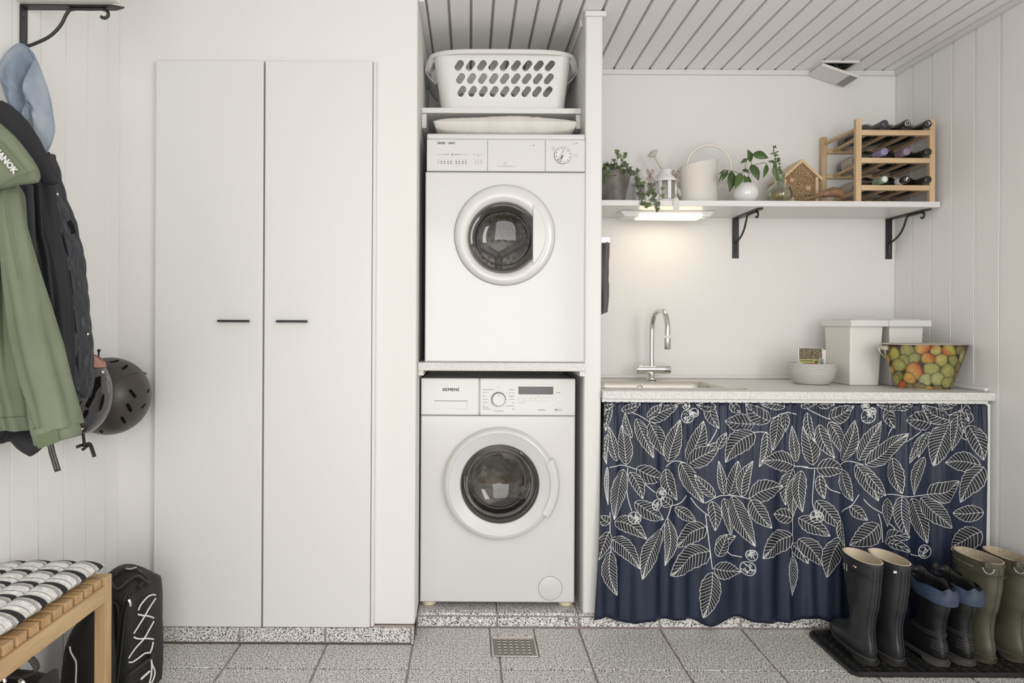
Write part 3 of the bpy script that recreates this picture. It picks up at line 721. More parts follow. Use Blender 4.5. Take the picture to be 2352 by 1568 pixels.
# lamp
m=thing('shelf_lamp','slim white strip lamp, lit, under the wall shelf','lamp',(.86,2.9,1.605))
ly0,ly1=2.855,2.945; lx0,lx1=PXv(1424,2.86,490),PXv(1643,2.86,490)
MB().add([(lx0,ly0,SZ0-.0006),(lx1,ly0,SZ0-.0006),(lx1,ly1,SZ0-.0006),(lx0,ly1,SZ0-.0006),(lx0+.022,ly0+.006,1.607),(lx1-.022,ly0+.006,1.607),(lx1-.022,ly1-.004,1.607),(lx0+.022,ly1-.004,1.607)],
  [(0,3,2,1),(4,5,6,7),(0,1,5,4),(1,2,6,5),(2,3,7,6),(3,0,4,7)]).build('housing','whitep',m,bevel=.003)
MB().box((PXv(1465,2.88,500),ly0+.002,1.6025),(PXv(1609,2.88,500),ly1-.01,1.625)).build('diffuser','lampglow',m,bevel=.004,bseg=3)
MB().box((lx1-.045,ly0+.02,1.602),(lx1-.032,ly0+.035,1.6069)).build('switch','whitep',m,bevel=.001)
# pot with ivy
pc=Vector((.622,2.87,SZ1)); po=thing('potted_ivy','weathered grey square-sided pot of trailing ivy, beside the partition','plant',pc)
m=MB(); rings=[]
def sq(r,z,n=40,e=.78):
    out=[]
    for i in range(n):
        a=2*pi*i/n; rr=r*(1/(abs(cos(a))**1.35+abs(sin(a))**1.35))**(1/1.35)
        out.append(pc+Vector((rr*sin(a),-rr*cos(a),z)))
    return out
prof=[(.040,.0005),(.052,.03),(.062,.07),(.070,.11),(.075,.135),(.0755,.1385),(.070,.1385),(.066,.12),(.06,.115)]
m.loft([sq(r,z) for r,z in prof],True,False); m.build('pot','concrete',po,smooth=True,angle=60)
MB().loft([sq(.067,.118),sq(.03,.124)],True,True).build('soil','soil',po)
ivy=MB(); ivl=MB(); st_=MB(); IVL=[.05,.95,.45,.7,.25,.12,.02]
def Pd(x,y,D): return P(x,y,D)
def ivyleaf(mb,x,y,D,size,ang=None):
    a=random.uniform(0,2*pi) if ang is None else ang; L_=size/2
    c=P(x,y,D); d=Vector((cos(a),random.uniform(-.5,.3),sin(a))).normalized()
    leaf(mb,c-d*L_,c+d*L_,size*.95,lobes=IVL,cup=random.uniform(-.2,.4),facing=(random.uniform(-.5,.5),-1,random.uniform(-.4,.6)))
random.seed(3)
for k in range(85):
    x=random.gauss(1403,14); y=random.gauss(393,7); 
    if x<1378 or y>412: continue
    ivyleaf(ivy if random.random()<.75 else ivl,x,y,2.84+random.uniform(-.04,.05),random.uniform(.018,.032))
for k in range(10): ivyleaf(ivy,random.uniform(1381,1396),random.uniform(392,412),2.80,random.uniform(.024,.034),-pi/2+random.uniform(-.4,.4))
trail=[[(1408,395,2.84),(1414,380,2.83),(1418,365,2.84),(1416,348,2.84)],[(1410,392,2.84),(1402,378,2.85),(1408,368,2.85)],
 [(1420,395,2.83),(1430,365,2.82),(1433,356,2.82),(1424,358,2.81)],
 [(1428,396,2.80),(1436,376,2.78),(1434,372,2.78)],
 [(1430,395,2.80),(1445,388,2.77),(1457,402,2.75),(1466,420,2.735),(1470,440,2.735),(1473,455,2.735),(1478,472,2.735)],
 [(1500,445,2.733),(1496,462,2.733),(1489,474,2.733)],[(1497,430,2.735),(1490,447,2.733)],[(1507,462,2.733),(1508,475,2.732),(1509,484,2.732)],[(1440,390,2.78),(1462,395,2.76),(1466,412,2.74)]]
for tr in trail:
    pts=spl([P(*p) for p in tr],5); st_.tube(pts,.0013,5)
    for q in tr:
        for k in range(1): ivyleaf(ivy if random.random()<.6 else ivl,q[0]+random.uniform(-4,4),q[1]+random.uniform(-4,4),q[2]-.003,random.uniform(.017,.030))
for x,y,s_ in ((1467,423,.036),(1475,420,.026),(1464,430,.03),(1472,449,.034),(1480,447,.026),(1486,443,.026),(1500,437,.034),(1503,444,.028),(1524,432,.024),(1523,448,.024),(1448,393,.036),(1440,379,.03),(1456,398,.034),(1462,408,.03),(1447,386,.028),(1479,467,.03),(1484,471,.026),(1508,468,.032),(1510,480,.022),(1433,362,.026),(1425,360,.026),(1416,350,.026),(1490,448,.022)):
    ivyleaf(ivl if s_<.028 else ivy,x,y,2.732,s_)
ivy.build('foliage','ivy',po,kind='stuff'); ivl.build('young_foliage','ivyl',po,kind='stuff'); st_.build('stems','stem',po,smooth=True,kind='stuff')
# lanterns
def lantern(label, x, D, ztop_y, rb, group):
    c=Vector((x,D,SZ1)); l=thing('tin_lantern',label,'lantern',c,group)
    hh=PZ(ztop_y,D)-SZ1; k=rb
    def hexr(r,z,n=6): return [c+Vector((r*cos(pi/6+2*pi*i/n),r*sin(pi/6+2*pi*i/n),z)) for i in range(n)]
    MB().loft([hexr(k*.98,.0004),hexr(k*.98,.01),hexr(k*.9,.013)]).build('base','lant',l,bevel=.001)
    hb=hh*.60
    for i in range(6):
        p=hexr(k*.86,0)[i]; q=hexr(k*.86,0)[(i+1)%6]; dv=(q-p).normalized()
        xf=Matrix.Translation(p)@Matrix.Rotation(atan2(p.y-c.y,p.x-c.x),4,'Z')
        MB().box((-.005,-.007,.0132),(.003,.007,hb),0,xf).build('post','lant',l,bevel=.001)
        a_=p+dv*.007; b_=q-dv*.007
        MB().add([a_+Vector((0,0,.013)),b_+Vector((0,0,.013)),b_+Vector((0,0,hb)),a_+Vector((0,0,hb))],[(0,1,2,3)]).build('pane','pane',l,solid=.001)
    MB().lathe([(.008,.0135),(.016,.0135),(.016,.035),(.013,.037),(.002,.036)],(c.x,c.y,c.z),'Z',20,cap1=True).build('candle','cord',l,smooth=True,label='white candle')
    r=MB(); r.lathe([(k*.70,hb),(k*1.12,hb-.002),(k*1.12,hb+.004),(k*1.02,hb+.012),(k*.90,hb+.016),(k*.86,hb+.028),(k*.70,hb+.036)],tuple(c),'Z',40); rf=r.build('roof','lant',l,smooth=True,angle=50)
    r=MB(); r.lathe([(k*.60,hb+.034),(k*.64,hb+.036),(k*.62,hb+.042),(k*.5,hb+.050),(k*.45,hh-.008),(k*.30,hh-.002),(.001,hh)],tuple(c),'Z',32); r.build('vent_cap','lant',l,smooth=True,angle=60)
    for a_ in (-1.9,-1.25):
        v=MB()
        for j in range(5):
            ph=2*pi*j/5; rr=k*.885
            v.sphere(c+Vector((rr*cos(a_+ .09*cos(ph)),rr*sin(a_+.09*cos(ph)),hb+.022+.004*sin(ph))),.0011,6)
        v.build('vent_holes','ink',l,kind='stuff')
    return l
lantern('white tin lantern nearest the ivy pot, half behind its vines',PXv(1478,2.95,430),2.95,386,.048,'tin lanterns')
lantern('white tin lantern in front of the cream watering can',PXv(1531,2.81,430),2.81,383,.047,'tin lanterns')
def bow(cx_,cy_,D,ty,lx0_,lx1_,ly0_,ly1_,lab):
    t=thing('gift_tag',lab,'tag',P(cx_,cy_,D),'lace tags on twine')
    m=MB()
    for sg in (-1,1):
        m.tube(spl([P(cx_,cy_,D),P(cx_+sg*3,cy_-8,D),P(cx_+sg*6,cy_-13,D),P(cx_+sg*8,cy_-7,D),P(cx_+sg*3,cy_-1,D)],5),.0017,6)
        m.tube(spl([P(cx_,cy_,D),P(cx_+sg*5,cy_+6,D),P(cx_+sg*8,cy_+12,D)],4),.0016,6)
        m.tube(spl([P(cx_,cy_,D),P(cx_+sg*2,cy_+14,D),P(cx_+sg*5,(cy_+ty)/2+6,D-.002),P(cx_+sg*1,ty,D-.004)],6),.0015,6)
    m.sphere(P(cx_,cy_,D),.004,8); m.build('twine','twine',t,smooth=True)
    w=MB(); a=P(lx0_,ly1_,SF-.006); b_=P(lx1_,ly0_,SF-.006)
    ol=[(a.x+.006,b_.z),(b_.x-.006,b_.z),(b_.x,b_.z-.01),(b_.x,a.z),(a.x,a.z),(a.x,b_.z-.01)]
    w.prism(ol,SF-.0072,SF-.0055); w.build('lace','lace',t,bevel=.0004)
bow(1493,402,2.775,437,1484,1512,441,474,'small white lace tag on twine beside the ivy vines')
bow(1552,404,2.765,452,1546,1560,454,487,'narrow white lace tag on twine in front of the lit lamp')
# watering can
wc=thing('watering_can','cream metal watering can with big hoop handle on the shelf','watering can',(.985,2.90,SZ1))
wx0,wx1=PXv(1562,2.90,420),PXv(1648,2.90,420); wcx=(wx0+wx1)/2; wr_=(wx1-wx0)/2
zt_=PZ(368,2.90,1600)
def canring(z,r,tilt=0,n=48):
    return [Vector((wcx+r*cos(2*pi*i/n)*1.0,2.90+r*.62*sin(2*pi*i/n),z+tilt*cos(2*pi*i/n))) for i in range(n)]
m=MB(); m.loft([canring(SZ1+.0004,wr_*.99),canring(SZ1+.003,wr_),canring(zt_-.035,wr_),canring(zt_-.018,wr_,.018),canring(zt_-.015,wr_*1.015,.018),canring(zt_-.015,wr_*.97,.018),canring(SZ1+.01,wr_*.96)],True,True); m.build('body','canp',wc,smooth=True,angle=50)
hc=P(1629,384,2.90); R_=51/ (F/2.90)
m=MB(); pts=[]
for k in range(41):
    a=math.radians(184-(184+74)*k/40); pts.append(hc+Vector((R_*cos(a),0,R_*sin(a))))
m.tube(pts,.0075,8,flat=.6,up=(0,1,0)); 
m.v=[Vector(v) for v in m.v]; m.build('handle','canp',wc,smooth=True)
m=MB(); m.tube([P(1566,450,2.90),P(1538,412,2.92),P(1524,389,2.93),P(1503,358,2.94)],[.011,.009,.008,.006],14)
m.tube([P(1516,376,2.935),P(1513.5,372.5,2.937)],.0085,14); m.build('spout','canp',wc,smooth=True)
ax=(P(1497,350,2.94)-P(1503,358,2.94)).normalized(); m=MB()
c0=P(1503,358,2.94); u_=ax.orthogonal().normalized(); v_=ax.cross(u_)
ax=Vector((-.62,-.45,.62)).normalized(); u_=ax.orthogonal().normalized(); v_=ax.cross(u_)
def dsc(c,r): return [c+(u_*cos(2*pi*i/24)+v_*sin(2*pi*i/24))*r for i in range(24)]
m.loft([dsc(c0-ax*.002,.007),dsc(c0+ax*.012,.023),dsc(c0+ax*.015,.0245),dsc(c0+ax*.017,.022)]); m.build('rose','canp',wc,smooth=True,angle=50)
# white vase and its leafy cutting
vz=PXv(1712,2.86,440); vs_=thing('white_vase','round white porcelain vase on the wall shelf','vase',(vz,2.86,SZ1))
vr=.057
m=MB(); m.lathe([(.022,.0004)]+[(vr*sin(t),.052-.0515*cos(t)) for t in [pi*k/14 for k in range(4,12)]]+[(.020,.098),(.0165,.105),(.0165,.135),(.020,.142),(.017,.142),(.0135,.13),(.0135,.10)],(vz,2.86,SZ1),'Z',40,cap0=True)
m.build('body','porc',vs_,smooth=True,angle=70)
def LC(x,y,D): return P(1640+x/9.046,320+y/9.046,D)
pl_=thing('leafy_cutting','branch of broad drooping green leaves in the white vase','plant',LC(640,800,2.86))
LV=[(760,470,695,205,150,0),(800,300,1130,390,190,0),(690,400,545,500,75,0),(770,520,930,860,175,1),(1100,520,1020,800,105,0),(600,625,730,690,80,1),(365,650,320,1100,190,1),(560,700,435,1030,155,0),(640,710,730,1150,170,0),(285,640,160,870,85,0),(200,635,85,900,45,1),(230,640,90,730,40,1)]
for k,(a,b_,c_,d_,w,dk) in enumerate(LV):
    D=2.84-.012*(k%4); m=MB()
    leaf(m,LC(a,b_,D+.01),LC(c_,d_,D-.01),w/9.046/F*D,cup=.18,n=8,droop=.06,facing=(.15*(-1)**k,-1,.2)); m.build('leaf','leafd' if dk else 'leaf',pl_,smooth=True,solid=.0006,angle=80)
m=MB()
for pts in ([(650,1000),(660,800),(760,560),(880,520),(1050,485),(1100,520)],[(620,1000),(625,760),(690,400),(760,360),(800,300)],[(690,400),(770,480),(780,520)],[(630,900),(600,760),(520,710),(400,655),(365,650)],[(365,650),(285,640)],[(285,640),(200,635)],[(640,780),(600,680),(600,625)]):
    m.tube(spl([LC(a,b_,2.852) for a,b_ in pts],5),.0013,6)
m.build('stem','stem',pl_,smooth=True)
# glass vase and herb
GD=2.812; gz_=PXv(1790.5,GD,440); gv=thing('glass_vase','small round clear glass vase of water beside the insect house','vase',(gz_,GD,SZ1))
m=MB(); pr=[(.02,.0004),(.042,.004),(.0515,.025),(.053,.042),(.045,.066),(.028,.080),(.0195,.088),(.0185,.105),(.023,.121),(.0215,.121),(.0165,.105),(.0175,.089),(.026,.0785),(.043,.064),(.0505,.042),(.049,.026),(.040,.007)]
m.lathe(pr,(gz_,GD,SZ1),'Z',40,cap0=True,cap1=True); m.build('body','clear',gv,smooth=True,angle=80)
m=MB(); m.lathe([(.038,.008),(.048,.026),(.0495,.042),(.043,.060),(.001,.060)],(gz_,GD,SZ1),'Z',36,cap0=True); m.build('water','water',gv,smooth=True)
hb_=thing('herb_cutting','tall sprig of small paired green leaves in the glass vase','plant',LC(1340,860,GD))
m=MB(); m.tube(spl([LC(1400,1100,GD),LC(1350,850,GD),LC(1300,560,GD),LC(1275,330,GD),LC(1240,230,GD),LC(1255,140,GD)],6),.0018,6); m.build('stem','herb',hb_,smooth=True)
hm=[(1300,560,1225,640,90),(1240,560,1290,820,110),(1330,600,1400,560,60),(1340,600,1390,700,70),(1300,480,1110,455,75),(1290,470,1230,540,70),(1300,460,1380,440,80),(1290,440,1240,390,60),(1300,420,1370,380,55),(1280,340,1230,340,50),(1285,330,1350,335,40),(1280,330,1290,290,40),(1265,285,1155,305,32),(1265,285,1350,240,32),(1240,240,1215,235,28),(1245,165,1205,120,24),(1250,160,1300,110,26),(1250,160,1310,180,26),(1245,165,1225,180,26),(1280,160,1265,120,20),(1330,860,1280,740,100),(1330,860,1340,760,85),(1370,850,1460,700,95),(1390,840,1450,790,70),(1350,700,1440,680,90),(1330,390,1375,420,50),(1290,520,1220,600,60),(1330,850,1410,880,60),(1340,520,1390,500,60)]
for k,(a,b_,c_,d_,w) in enumerate(hm):
    m=MB(); D=GD-.01 if k%2 else GD; leaf(m,LC(a,b_,D),LC(c_,d_,D-.008),w/9.046/F*D,n=5,cup=.25,facing=(.2*(-1)**k,-1,.3)); m.build('leaf','herb' if k%3 else 'leaf',hb_,smooth=True,solid=.0005)
# insect house
ih=thing('insect_house','small pine insect house with a pitched roof and reed filling','insect house',(PXv(1843,2.9,440),2.93,SZ1))
HD=2.875
def hp(x,y): q=P(x,y,HD); return (q.x,q.z)
ap=hp(1843.5,373); le=hp(1806,408); re_=hp(1876,403)
bl=(hp(1807,460)[0],SZ1+.0005); br=(hp(1874,460)[0],SZ1+.0005)
MB().prism([bl,br,(br[0],re_[1]),ap,(bl[0],le[1])],HD+.02,HD+.11).build('back_block','reed',ih)
m=MB(); m.prism([bl,br,(br[0],re_[1]),ap,(bl[0],le[1])],HD+.018,HD+.019); 
def slab(p,q,th,y0,y1,name,mt):
    dv=Vector((q[0]-p[0],q[1]-p[1])).normalized(); nv=Vector((-dv.y,dv.x))
    if nv.y<0: nv=-nv
    oq,op=(q[0]+nv.x*th,q[1]+nv.y*th),(p[0]+nv.x*th,p[1]+nv.y*th)
    if abs(p[0]-ap[0])<1e-4: op=(ap[0],ap[1]+th/nv.y)
    if abs(q[0]-ap[0])<1e-4: oq=(ap[0],ap[1]+th/nv.y)
    MB().prism([p,q,oq,op],y0,y1).build(name,mt,ih,bevel=.001)
eL=hp(1797,415); eR=hp(1888,414)
slab(ap,eR,.012,HD,HD+.125,'roof_board','pine'); slab(eL,(ap[0],ap[1]+.0005),.012,HD,HD+.125,'roof_board','pine')
MB().box((br[0],HD+.002,SZ1+.0005),(br[0]+.012,HD+.115,re_[1]-.006)).build('side_board','pinez',ih,bevel=.0008)
MB().box((bl[0]-.012,HD+.002,SZ1+.0005),(bl[0],HD+.115,le[1]-.006)).build('side_board','pinez',ih,bevel=.0008)
random.seed(5); reed=MB(); hol=MB(); cnt=0
def inhouse(x,z,mg=.003):
    if not(bl[0]+mg<x<br[0]-mg and z>SZ1+mg): return False
    t=(x-ap[0]); lim=ap[1]-abs(t)*( (ap[1]-re_[1])/(br[0]-ap[0])) - mg*1.3
    return z<lim
logs=[hp(1820.5,413),hp(1858.5,431),hp(1821,456.5)]
pitch=.0046; j=0; z=SZ1+.003
while z<ap[1]:
    x=bl[0]+(j%2)*pitch/2
    while x<br[0]:
        if inhouse(x,z,.002) and all((x-a)**2+(z-b_)**2>.0105**2 for a,b_ in logs):
            yy=HD+random.uniform(.004,.016); r=.0021*random.uniform(.8,1.1); xx=x+random.uniform(-.0005,.0005); zz=z+random.uniform(-.0005,.0005)
            reed.lathe([(r,.03),(r,0),(r*.6,0),(r*.6,.006)],(xx,yy,zz),'Y',6); hol.lathe([(r*.62,.003)],(xx,yy,zz),'Y',6) if False else hol.add([(xx+r*.6*cos(q*pi/3),yy+.004,zz+r*.6*sin(q*pi/3)) for q in range(6)],[tuple(range(6))])
        x+=pitch
    z+=pitch*.87; j+=1
reed.build('reeds','pine',ih,kind='stuff',recalc=False); hol.build('reed_hollows','reedd',ih,kind='stuff')
for a,b_ in logs:
    lg=MB().lathe([(.0095,.025),(.0095,.002),(.0088,.001)],(a,HD+.004,b_),'Y',24,cap1=True).build('log_slice','pinez',ih,smooth=True)
    for q in range(3):
        an=q*2*pi/3-.5; MB().lathe([(.0018,.0008)],(a+.0045*cos(an),HD+.004,b_+.0045*sin(an)),'Y',10,cap0=True).build('bore_hole','reedd',lg)
# carved wooden bird-like ornament
co=thing('carved_wood_ornament','carved brown wooden ornament lying between insect house and wine rack','ornament',(PXv(1900,2.79,450),2.79,SZ1))
m=MB(); pts=[P(1846,458,2.79),P(1868,452,2.79),P(1885,447,2.79),P(1891,446,2.79)]
m.tube(pts,[.004,.009,.0125,.012],14,flat=.9); m.build('handle','brownw',co,smooth=True)
m=MB(); pts=[P(1889,448,2.79),P(1897,444,2.79),P(1912,441,2.79),P(1926,443,2.79),P(1935,449,2.79),P(1938,455,2.79)]
m.tube(pts,[.014,.019,.0235,.0215,.015,.005],18,flat=.9); m.build('carved_head','brownw',co,smooth=True)
m=MB()
for rx,rz in ((.011,.009),(.006,.005),(.016,.013)):
    m.tube([P(1912,439,2.767)+Vector((rx*cos(a*pi/10),0.006*(rx/.016)**2,rz*sin(a*pi/10))) for a in range(20)],.0013,5,loop=True)
m.build('carving','brownw',co,smooth=True)
# wine rack
RX0,RX1=1.607,1.937; rk=thing('wine_rack','pine wine rack of posts and rods on the shelf end','wine rack',((RX0+RX1)/2,2.9,SZ1))
ZT=2.0015
for x0_,x1_ in ((RX0,RX0+.023),(RX1-.023,RX1)):
    for y0_,y1_ in ((2.755,2.774),(3.022,3.041)):
        MB().box((x0_,y0_,SZ1+.0005),(x1_,y1_,ZT)).build('post','pinez',rk,bevel=.0012)
bars=[(1.934,1.9556),(1.8185,1.8400),(1.7045,1.7262)]
for a,b_ in bars:
    MB().box((RX0+.0235,2.7555,a),(RX1-.0235,2.7735,b_)).build('front_bar','pine',rk,bevel=.001)
    MB().box((RX0+.0235,3.0225,a-.006),(RX1-.0235,3.0405,b_-.008)).build('back_bar','pine',rk,bevel=.001)
    cz_=b_+.0165
    for xx,zz in ((1.662,b_-.011),(1.751,b_-.011),(1.841,b_-.011),(1.922,b_-.011)):
        MB().tube([(xx,2.774,zz),(xx,3.022,zz-.006)],.0078,14).build('rod','piney',rk,smooth=True)
MB().tube([(1.625,2.775,1.966),(1.625,3.018,1.973)],.0085,14).build('rod','piney',rk,smooth=True)
MB().lathe([(.003,2.7548),(.002,2.7545)],(RX0+.006,0,1.944),'Y',10,cap1=True).build('screw','nickel',rk)
def bottle(label,x,z,capm,lab,lx=.04,neckl=False,dy=0):
    b=thing('wine_bottle',label,'bottle',(x,2.88,z-.037),'wine bottles in the rack')
    y=2.722+dy
    m=MB(); m.lathe([(.0142,y+.055),(.0148,y+.07),(.019,y+.09),(.033,y+.115),(.0365,y+.13),(.037,y+.15),(.037,y+.285),(.034,y+.293),(.015,y+.290)],(x,0,z),'Y',32,cap1=True); m.build('glass_body','bottle',b,smooth=True,angle=60)
    m=MB(); m.lathe([(.002,y-.0002),(.0135,y),(.0152,y+.002),(.0152,y+.016),(.0145,y+.018),(.0145,y+.064)],(x,0,z),'Y',28,cap0=True); m.build('capsule',capm,b,smooth=True,angle=50)
    if lab:
        m=MB(); m.lathe([(.0374,y+.165),(.0376,y+.166),(.0376,y+.255),(.0374,y+.256)],(x,0,z),'Y',32); m.build('label',lab,b,smooth=True)
    if neckl:
        m=MB(); m.lathe([(.0149,y+.03),(.0151,y+.031),(.0151,y+.06),(.0149,y+.061)],(x,0,z),'Y',28); m.build('neck_label','paperw',b,smooth=True)
    return b
rows=[(1.9735,('slate','upper'),('capn','capd','capd')),(1.8575,None,('capv','capm','capd')),(1.7437,None,('capg','capd','capd'))]
L9=[('dark bottle with a slate foil cap, top left of the rack','capn',None),('dark bottle with ringed black cap, top middle of the rack','capd',None),('dark bottle with white mark on its cap, top right of the rack','capd',None),
('bottle with violet foil cap, middle row of the rack','capv','label'),('bottle with mauve foil cap, middle row of the rack','capm','label'),('bottle with plain black cap, middle row right','capd',None),
('bottle with green and white cap, bottom row left','capg','label'),('bottle with white neck label, bottom row of the rack','capd','label'),('bottle with matt black cap, bottom row right','capd',None)]
for r_,z in enumerate((1.9725,1.8570,1.7430)):
    for c_ in range(3):
        lab,cp,lb=L9[r_*3+c_]
        x=1.706+.0895*c_
        b=bottle(lab,x,z,cp,lb,neckl=(r_==2 and c_==1) ,dy=(-.004 if c_==1 else 0))
        y=2.722+(-.004 if c_==1 else 0)
        if r_==0 and c_==1:
            m=MB(); m.tube([(x+.0095*cos(a*pi/10),y-.0006,z+.0095*sin(a*pi/10)) for a in range(20)],.0011,5,loop=True); m.text('5',.012,facing(x,z,y-.0006)); m.build('cap_print','paperw',b)
        if r_==0 and c_==2:
            m=MB(); m.box((-.008,-.0009,.003),(.006,-.0002,.0055),0,Matrix.Translation((x,y,z))@Matrix.Rotation(.6,4,'Y')); m.box((-.001,-.0009,-.007),(.002,-.0002,.007),0,Matrix.Translation((x+.003,y,z))@Matrix.Rotation(.6,4,'Y')); m.build('cap_print','paperw',b)
        if r_==2 and c_==0:
            MB().lathe([(.001,y-.0008),(.0105,y-.0006)],(x,0,z),'Y',24,cap0=True).build('cap_print','paperw',b)
        if r_==2 and c_==1:
            m=MB(); m.box((-.0015,-.0009,-.009),(.0015,-.0002,.009),0,Matrix.Translation((x,y,z))@Matrix.Rotation(.5,4,'Y')); m.box((-.0055,-.0009,-.004),(-.003,-.0002,.008),0,Matrix.Translation((x,y,z))@Matrix.Rotation(.5,4,'Y')); m.build('cap_print','paperw',b)
# ceiling vent
cv=thing('ceiling_vent','white square ceiling vent with its cover hanging open on one side','vent',(1.65,3.0,ZC-.01))
vx0,vx1,vy0,vy1=PXv(1888,2.93,135),PXv(1975,2.93,135),2.93,3.045
m=MB(); 
for a,b_ in (((vx0,vy0),(vx1,vy0+.012)),((vx0,vy1-.012),(vx1,vy1)),((vx0,vy0+.012),(vx0+.012,vy1-.012)),((vx1-.012,vy0+.012),(vx1,vy1-.012))): m.box((*a,ZC-.010),(*b_,ZC-.0005))
m.build('frame','whitep',cv,bevel=.001)
MB().box((vx0+.012,vy0+.012,ZC-.003),(vx1-.012,vy1-.012,ZC-.0005)).build('dark_opening','dark',cv)
MB().tube([(1.62,vy0+.02,ZC-.008),(1.66,vy0+.05,ZC-.012),(1.70,vy0+.03,ZC-.008)],.004,6).build('wire','blackp',cv)
xf=Matrix.Translation((vx0+.001,vy0-.004,ZC-.013))@Matrix.Rotation(math.radians(19),4,'Y')
c_=MB().box((0,0,-.012),(.172,.122,0),0,xf).build('cover','whitep',cv,bevel=.002)
m=MB(); m.box((.132,-.0004,-.0124),(.168,.112,-.0119),0,xf); m.build('grille','inkg',c_)
# towel on the partition side
tw=thing('hanging_towel','plum-grey towel hanging from a metal ring on the partition side','towel',(PRX+.02,2.575,PZ(718,2.57)))
m=MB(); t0,t1=PZ(718,2.57),PZ(558,2.57)
def twf(u,v):
    a=2*pi*u; w=.075*(.65+.35*v)*(1-.35*max(0,.12-v)/.12) ; th=.015+.006*sin(a*3+v*4)+.002*noise.noise(Vector((a*2,v*9,0)))
    return Vector((PRX+.0235+th*cos(a)+.002*sin(v*7), 2.575+w*.8*sin(a), t0+(t1-t0)*v+.018*max(0,.3-v)*cos(a)))
m.grid(twf,40,30); m.build('towel','towel',tw,smooth=True)
MB().box((PRX+.003,2.520,t1-.004),(PRX+.041,2.63,t1+.022)).build('clamp','steel',tw,bevel=.002)
MB().box((PRX+.0005,2.515,t1-.012),(PRX+.003,2.635,t1+.03)).build('wall_plate','steel',tw)
# ---------------------------------------------------------------- counter, sink, tap
ct=thing('counter_top','long speckled grey laminate counter top over the patterned curtain','counter',(1.23,2.75,CZ-.032))
CX0,CX1=PRX+.001,XR-.001
sk0,sk1,skf,skb=.5035,1.078,2.545,2.972      # sink outer rim
m=MB(); zb_,zt_=CZ-.031,CZ
hx0,hx1,hy0,hy1=sk0+.014,sk1-.014,skf+.014,skb-.014
def slabs(y0,y1,x0,x1): m.box((x0,y0,zb_),(x1,y1,zt_))
for a,b_ in (((CX0,YC),(CX1,hy0)),((CX0,hy1),(CX1,YB-.0005)),((hx1,hy0),(CX1,hy1)),((CX0,hy0),(hx0,hy1))): m.box((a[0],a[1],zb_),(b_[0],b_[1],zt_))
m.build('top','stone',ct,bevel=.003)
MB().box((CX0,YC+.012,CZ-.043),(CX1-.02,YC+.022,CZ-.0315)).build('front_rail','paintw',ct)
MB().box((XR-.030,YC+.012,ZS+.0005),(XR-.012,YC+.5,CZ-.0435)).build('side_support','paintw',ct)
def rrect(x0,x1,y0,y1,r,z,n=8):
    out=[]
    for cx_,cy_,a0 in ((x1-r,y1-r,0),(x0+r,y1-r,90),(x0+r,y0+r,180),(x1-r,y0+r,270)):
        for k in range(n+1): a=math.radians(a0+90*k/n); out.append(Vector((cx_+r*cos(a),cy_+r*sin(a),z)))
    return out
sn=thing('sink','rectangular stainless steel inset sink at the left end of the counter','sink',((sk0+sk1)/2,2.76,CZ))
m=MB(); m.loft([rrect(sk0,sk1,skf,skb,.03,CZ+.0006),rrect(sk0+.001,sk1-.001,skf+.001,skb-.001,.03,CZ+.003),rrect(sk0+.012,sk1-.012,skf+.012,skb-.012,.03,CZ+.004),rrect(sk0+.02,sk1-.02,skf+.02,skb-.055,.03,CZ+.001),
   rrect(sk0+.035,sk1-.05,skf+.03,skb-.075,.05,CZ-.002),rrect(sk0+.042,sk1-.058,skf+.037,skb-.085,.05,CZ-.02),rrect(sk0+.055,sk1-.075,skf+.055,skb-.10,.05,CZ-.15)],False,True); m.build('basin','steel',sn,smooth=True,angle=40)
k=P(1510,888,2.885); ov=MB(); ov.tube([(.745+.012*cos(a*pi/10),skb-.0875,CZ-.030+.012*sin(a*pi/10)) for a in range(20)],.002,6,loop=True); ov.build('overflow_ring','chrome',sn,smooth=True)
fc=thing('kitchen_tap','chrome mixer tap with tall swan-neck spout behind the sink','tap',(PXv(1497,2.93,870),2.93,CZ+.003))
fx,fy=PXv(1497,2.93,870),2.935; fz=CZ+.002
m=MB(); m.lathe([(.022,0),(.022,.006),(.014,.012),(.014,.04)],(fx,fy,fz),'Z',32,cap0=True,cap1=True); m.build('base','chrome',fc,smooth=True,angle=50)
zv=PZ(848,fy,1498); m=MB(); m.tube([(PXv(1472,fy,850),fy,zv),(PXv(1527,fy,850),fy,zv)],.0185,28); m.build('mixer_body','chrome',fc,smooth=True,angle=50)
for a,b_ in ((1461,1481.3),(1522,1539)):
    m=MB(); m.tube([(PXv(a,fy,850),fy,zv),(PXv(a+2,fy,850),fy,zv),(PXv(b_,fy,850),fy,zv)] if a<1500 else [(PXv(a,fy,850),fy,zv),(PXv(b_-2,fy,850),fy,zv),(PXv(b_,fy,850),fy,zv)],[.0175,.0195,.0195] if a<1500 else [.0195,.0195,.0175],28); m.build('knob','chrome',fc,smooth=True,angle=50)
r_=.0108
tp_=spl([(fx,fy,fz+.04),(fx,fy,PZ(780,fy)),(fx+.001,fy-.004,PZ(745,fy)),P(1504,722,fy-.03),P(1519,712,fy-.075),P(1529,725,fy-.12),P(1533,748,fy-.145),P(1533,770,fy-.15)],8)
m=MB(); m.tube(tp_,[r_+.001*min(1,max(0,(i/len(tp_)-.25)*4)) for i in range(len(tp_))],20); m.build('spout','chrome',fc,smooth=True)
e=tp_[-1]; m=MB(); m.tube([e,e+Vector((0,0,-.012))],.004,10); m.tube([e+Vector((0,0,-.010)),e+Vector((.0,0,-.012)),e+Vector((0,0,-.055)),e+Vector((0,0,-.058))],[.011,.014,.014,.012],24); m.build('aerator','chrome',fc,smooth=True,angle=50)
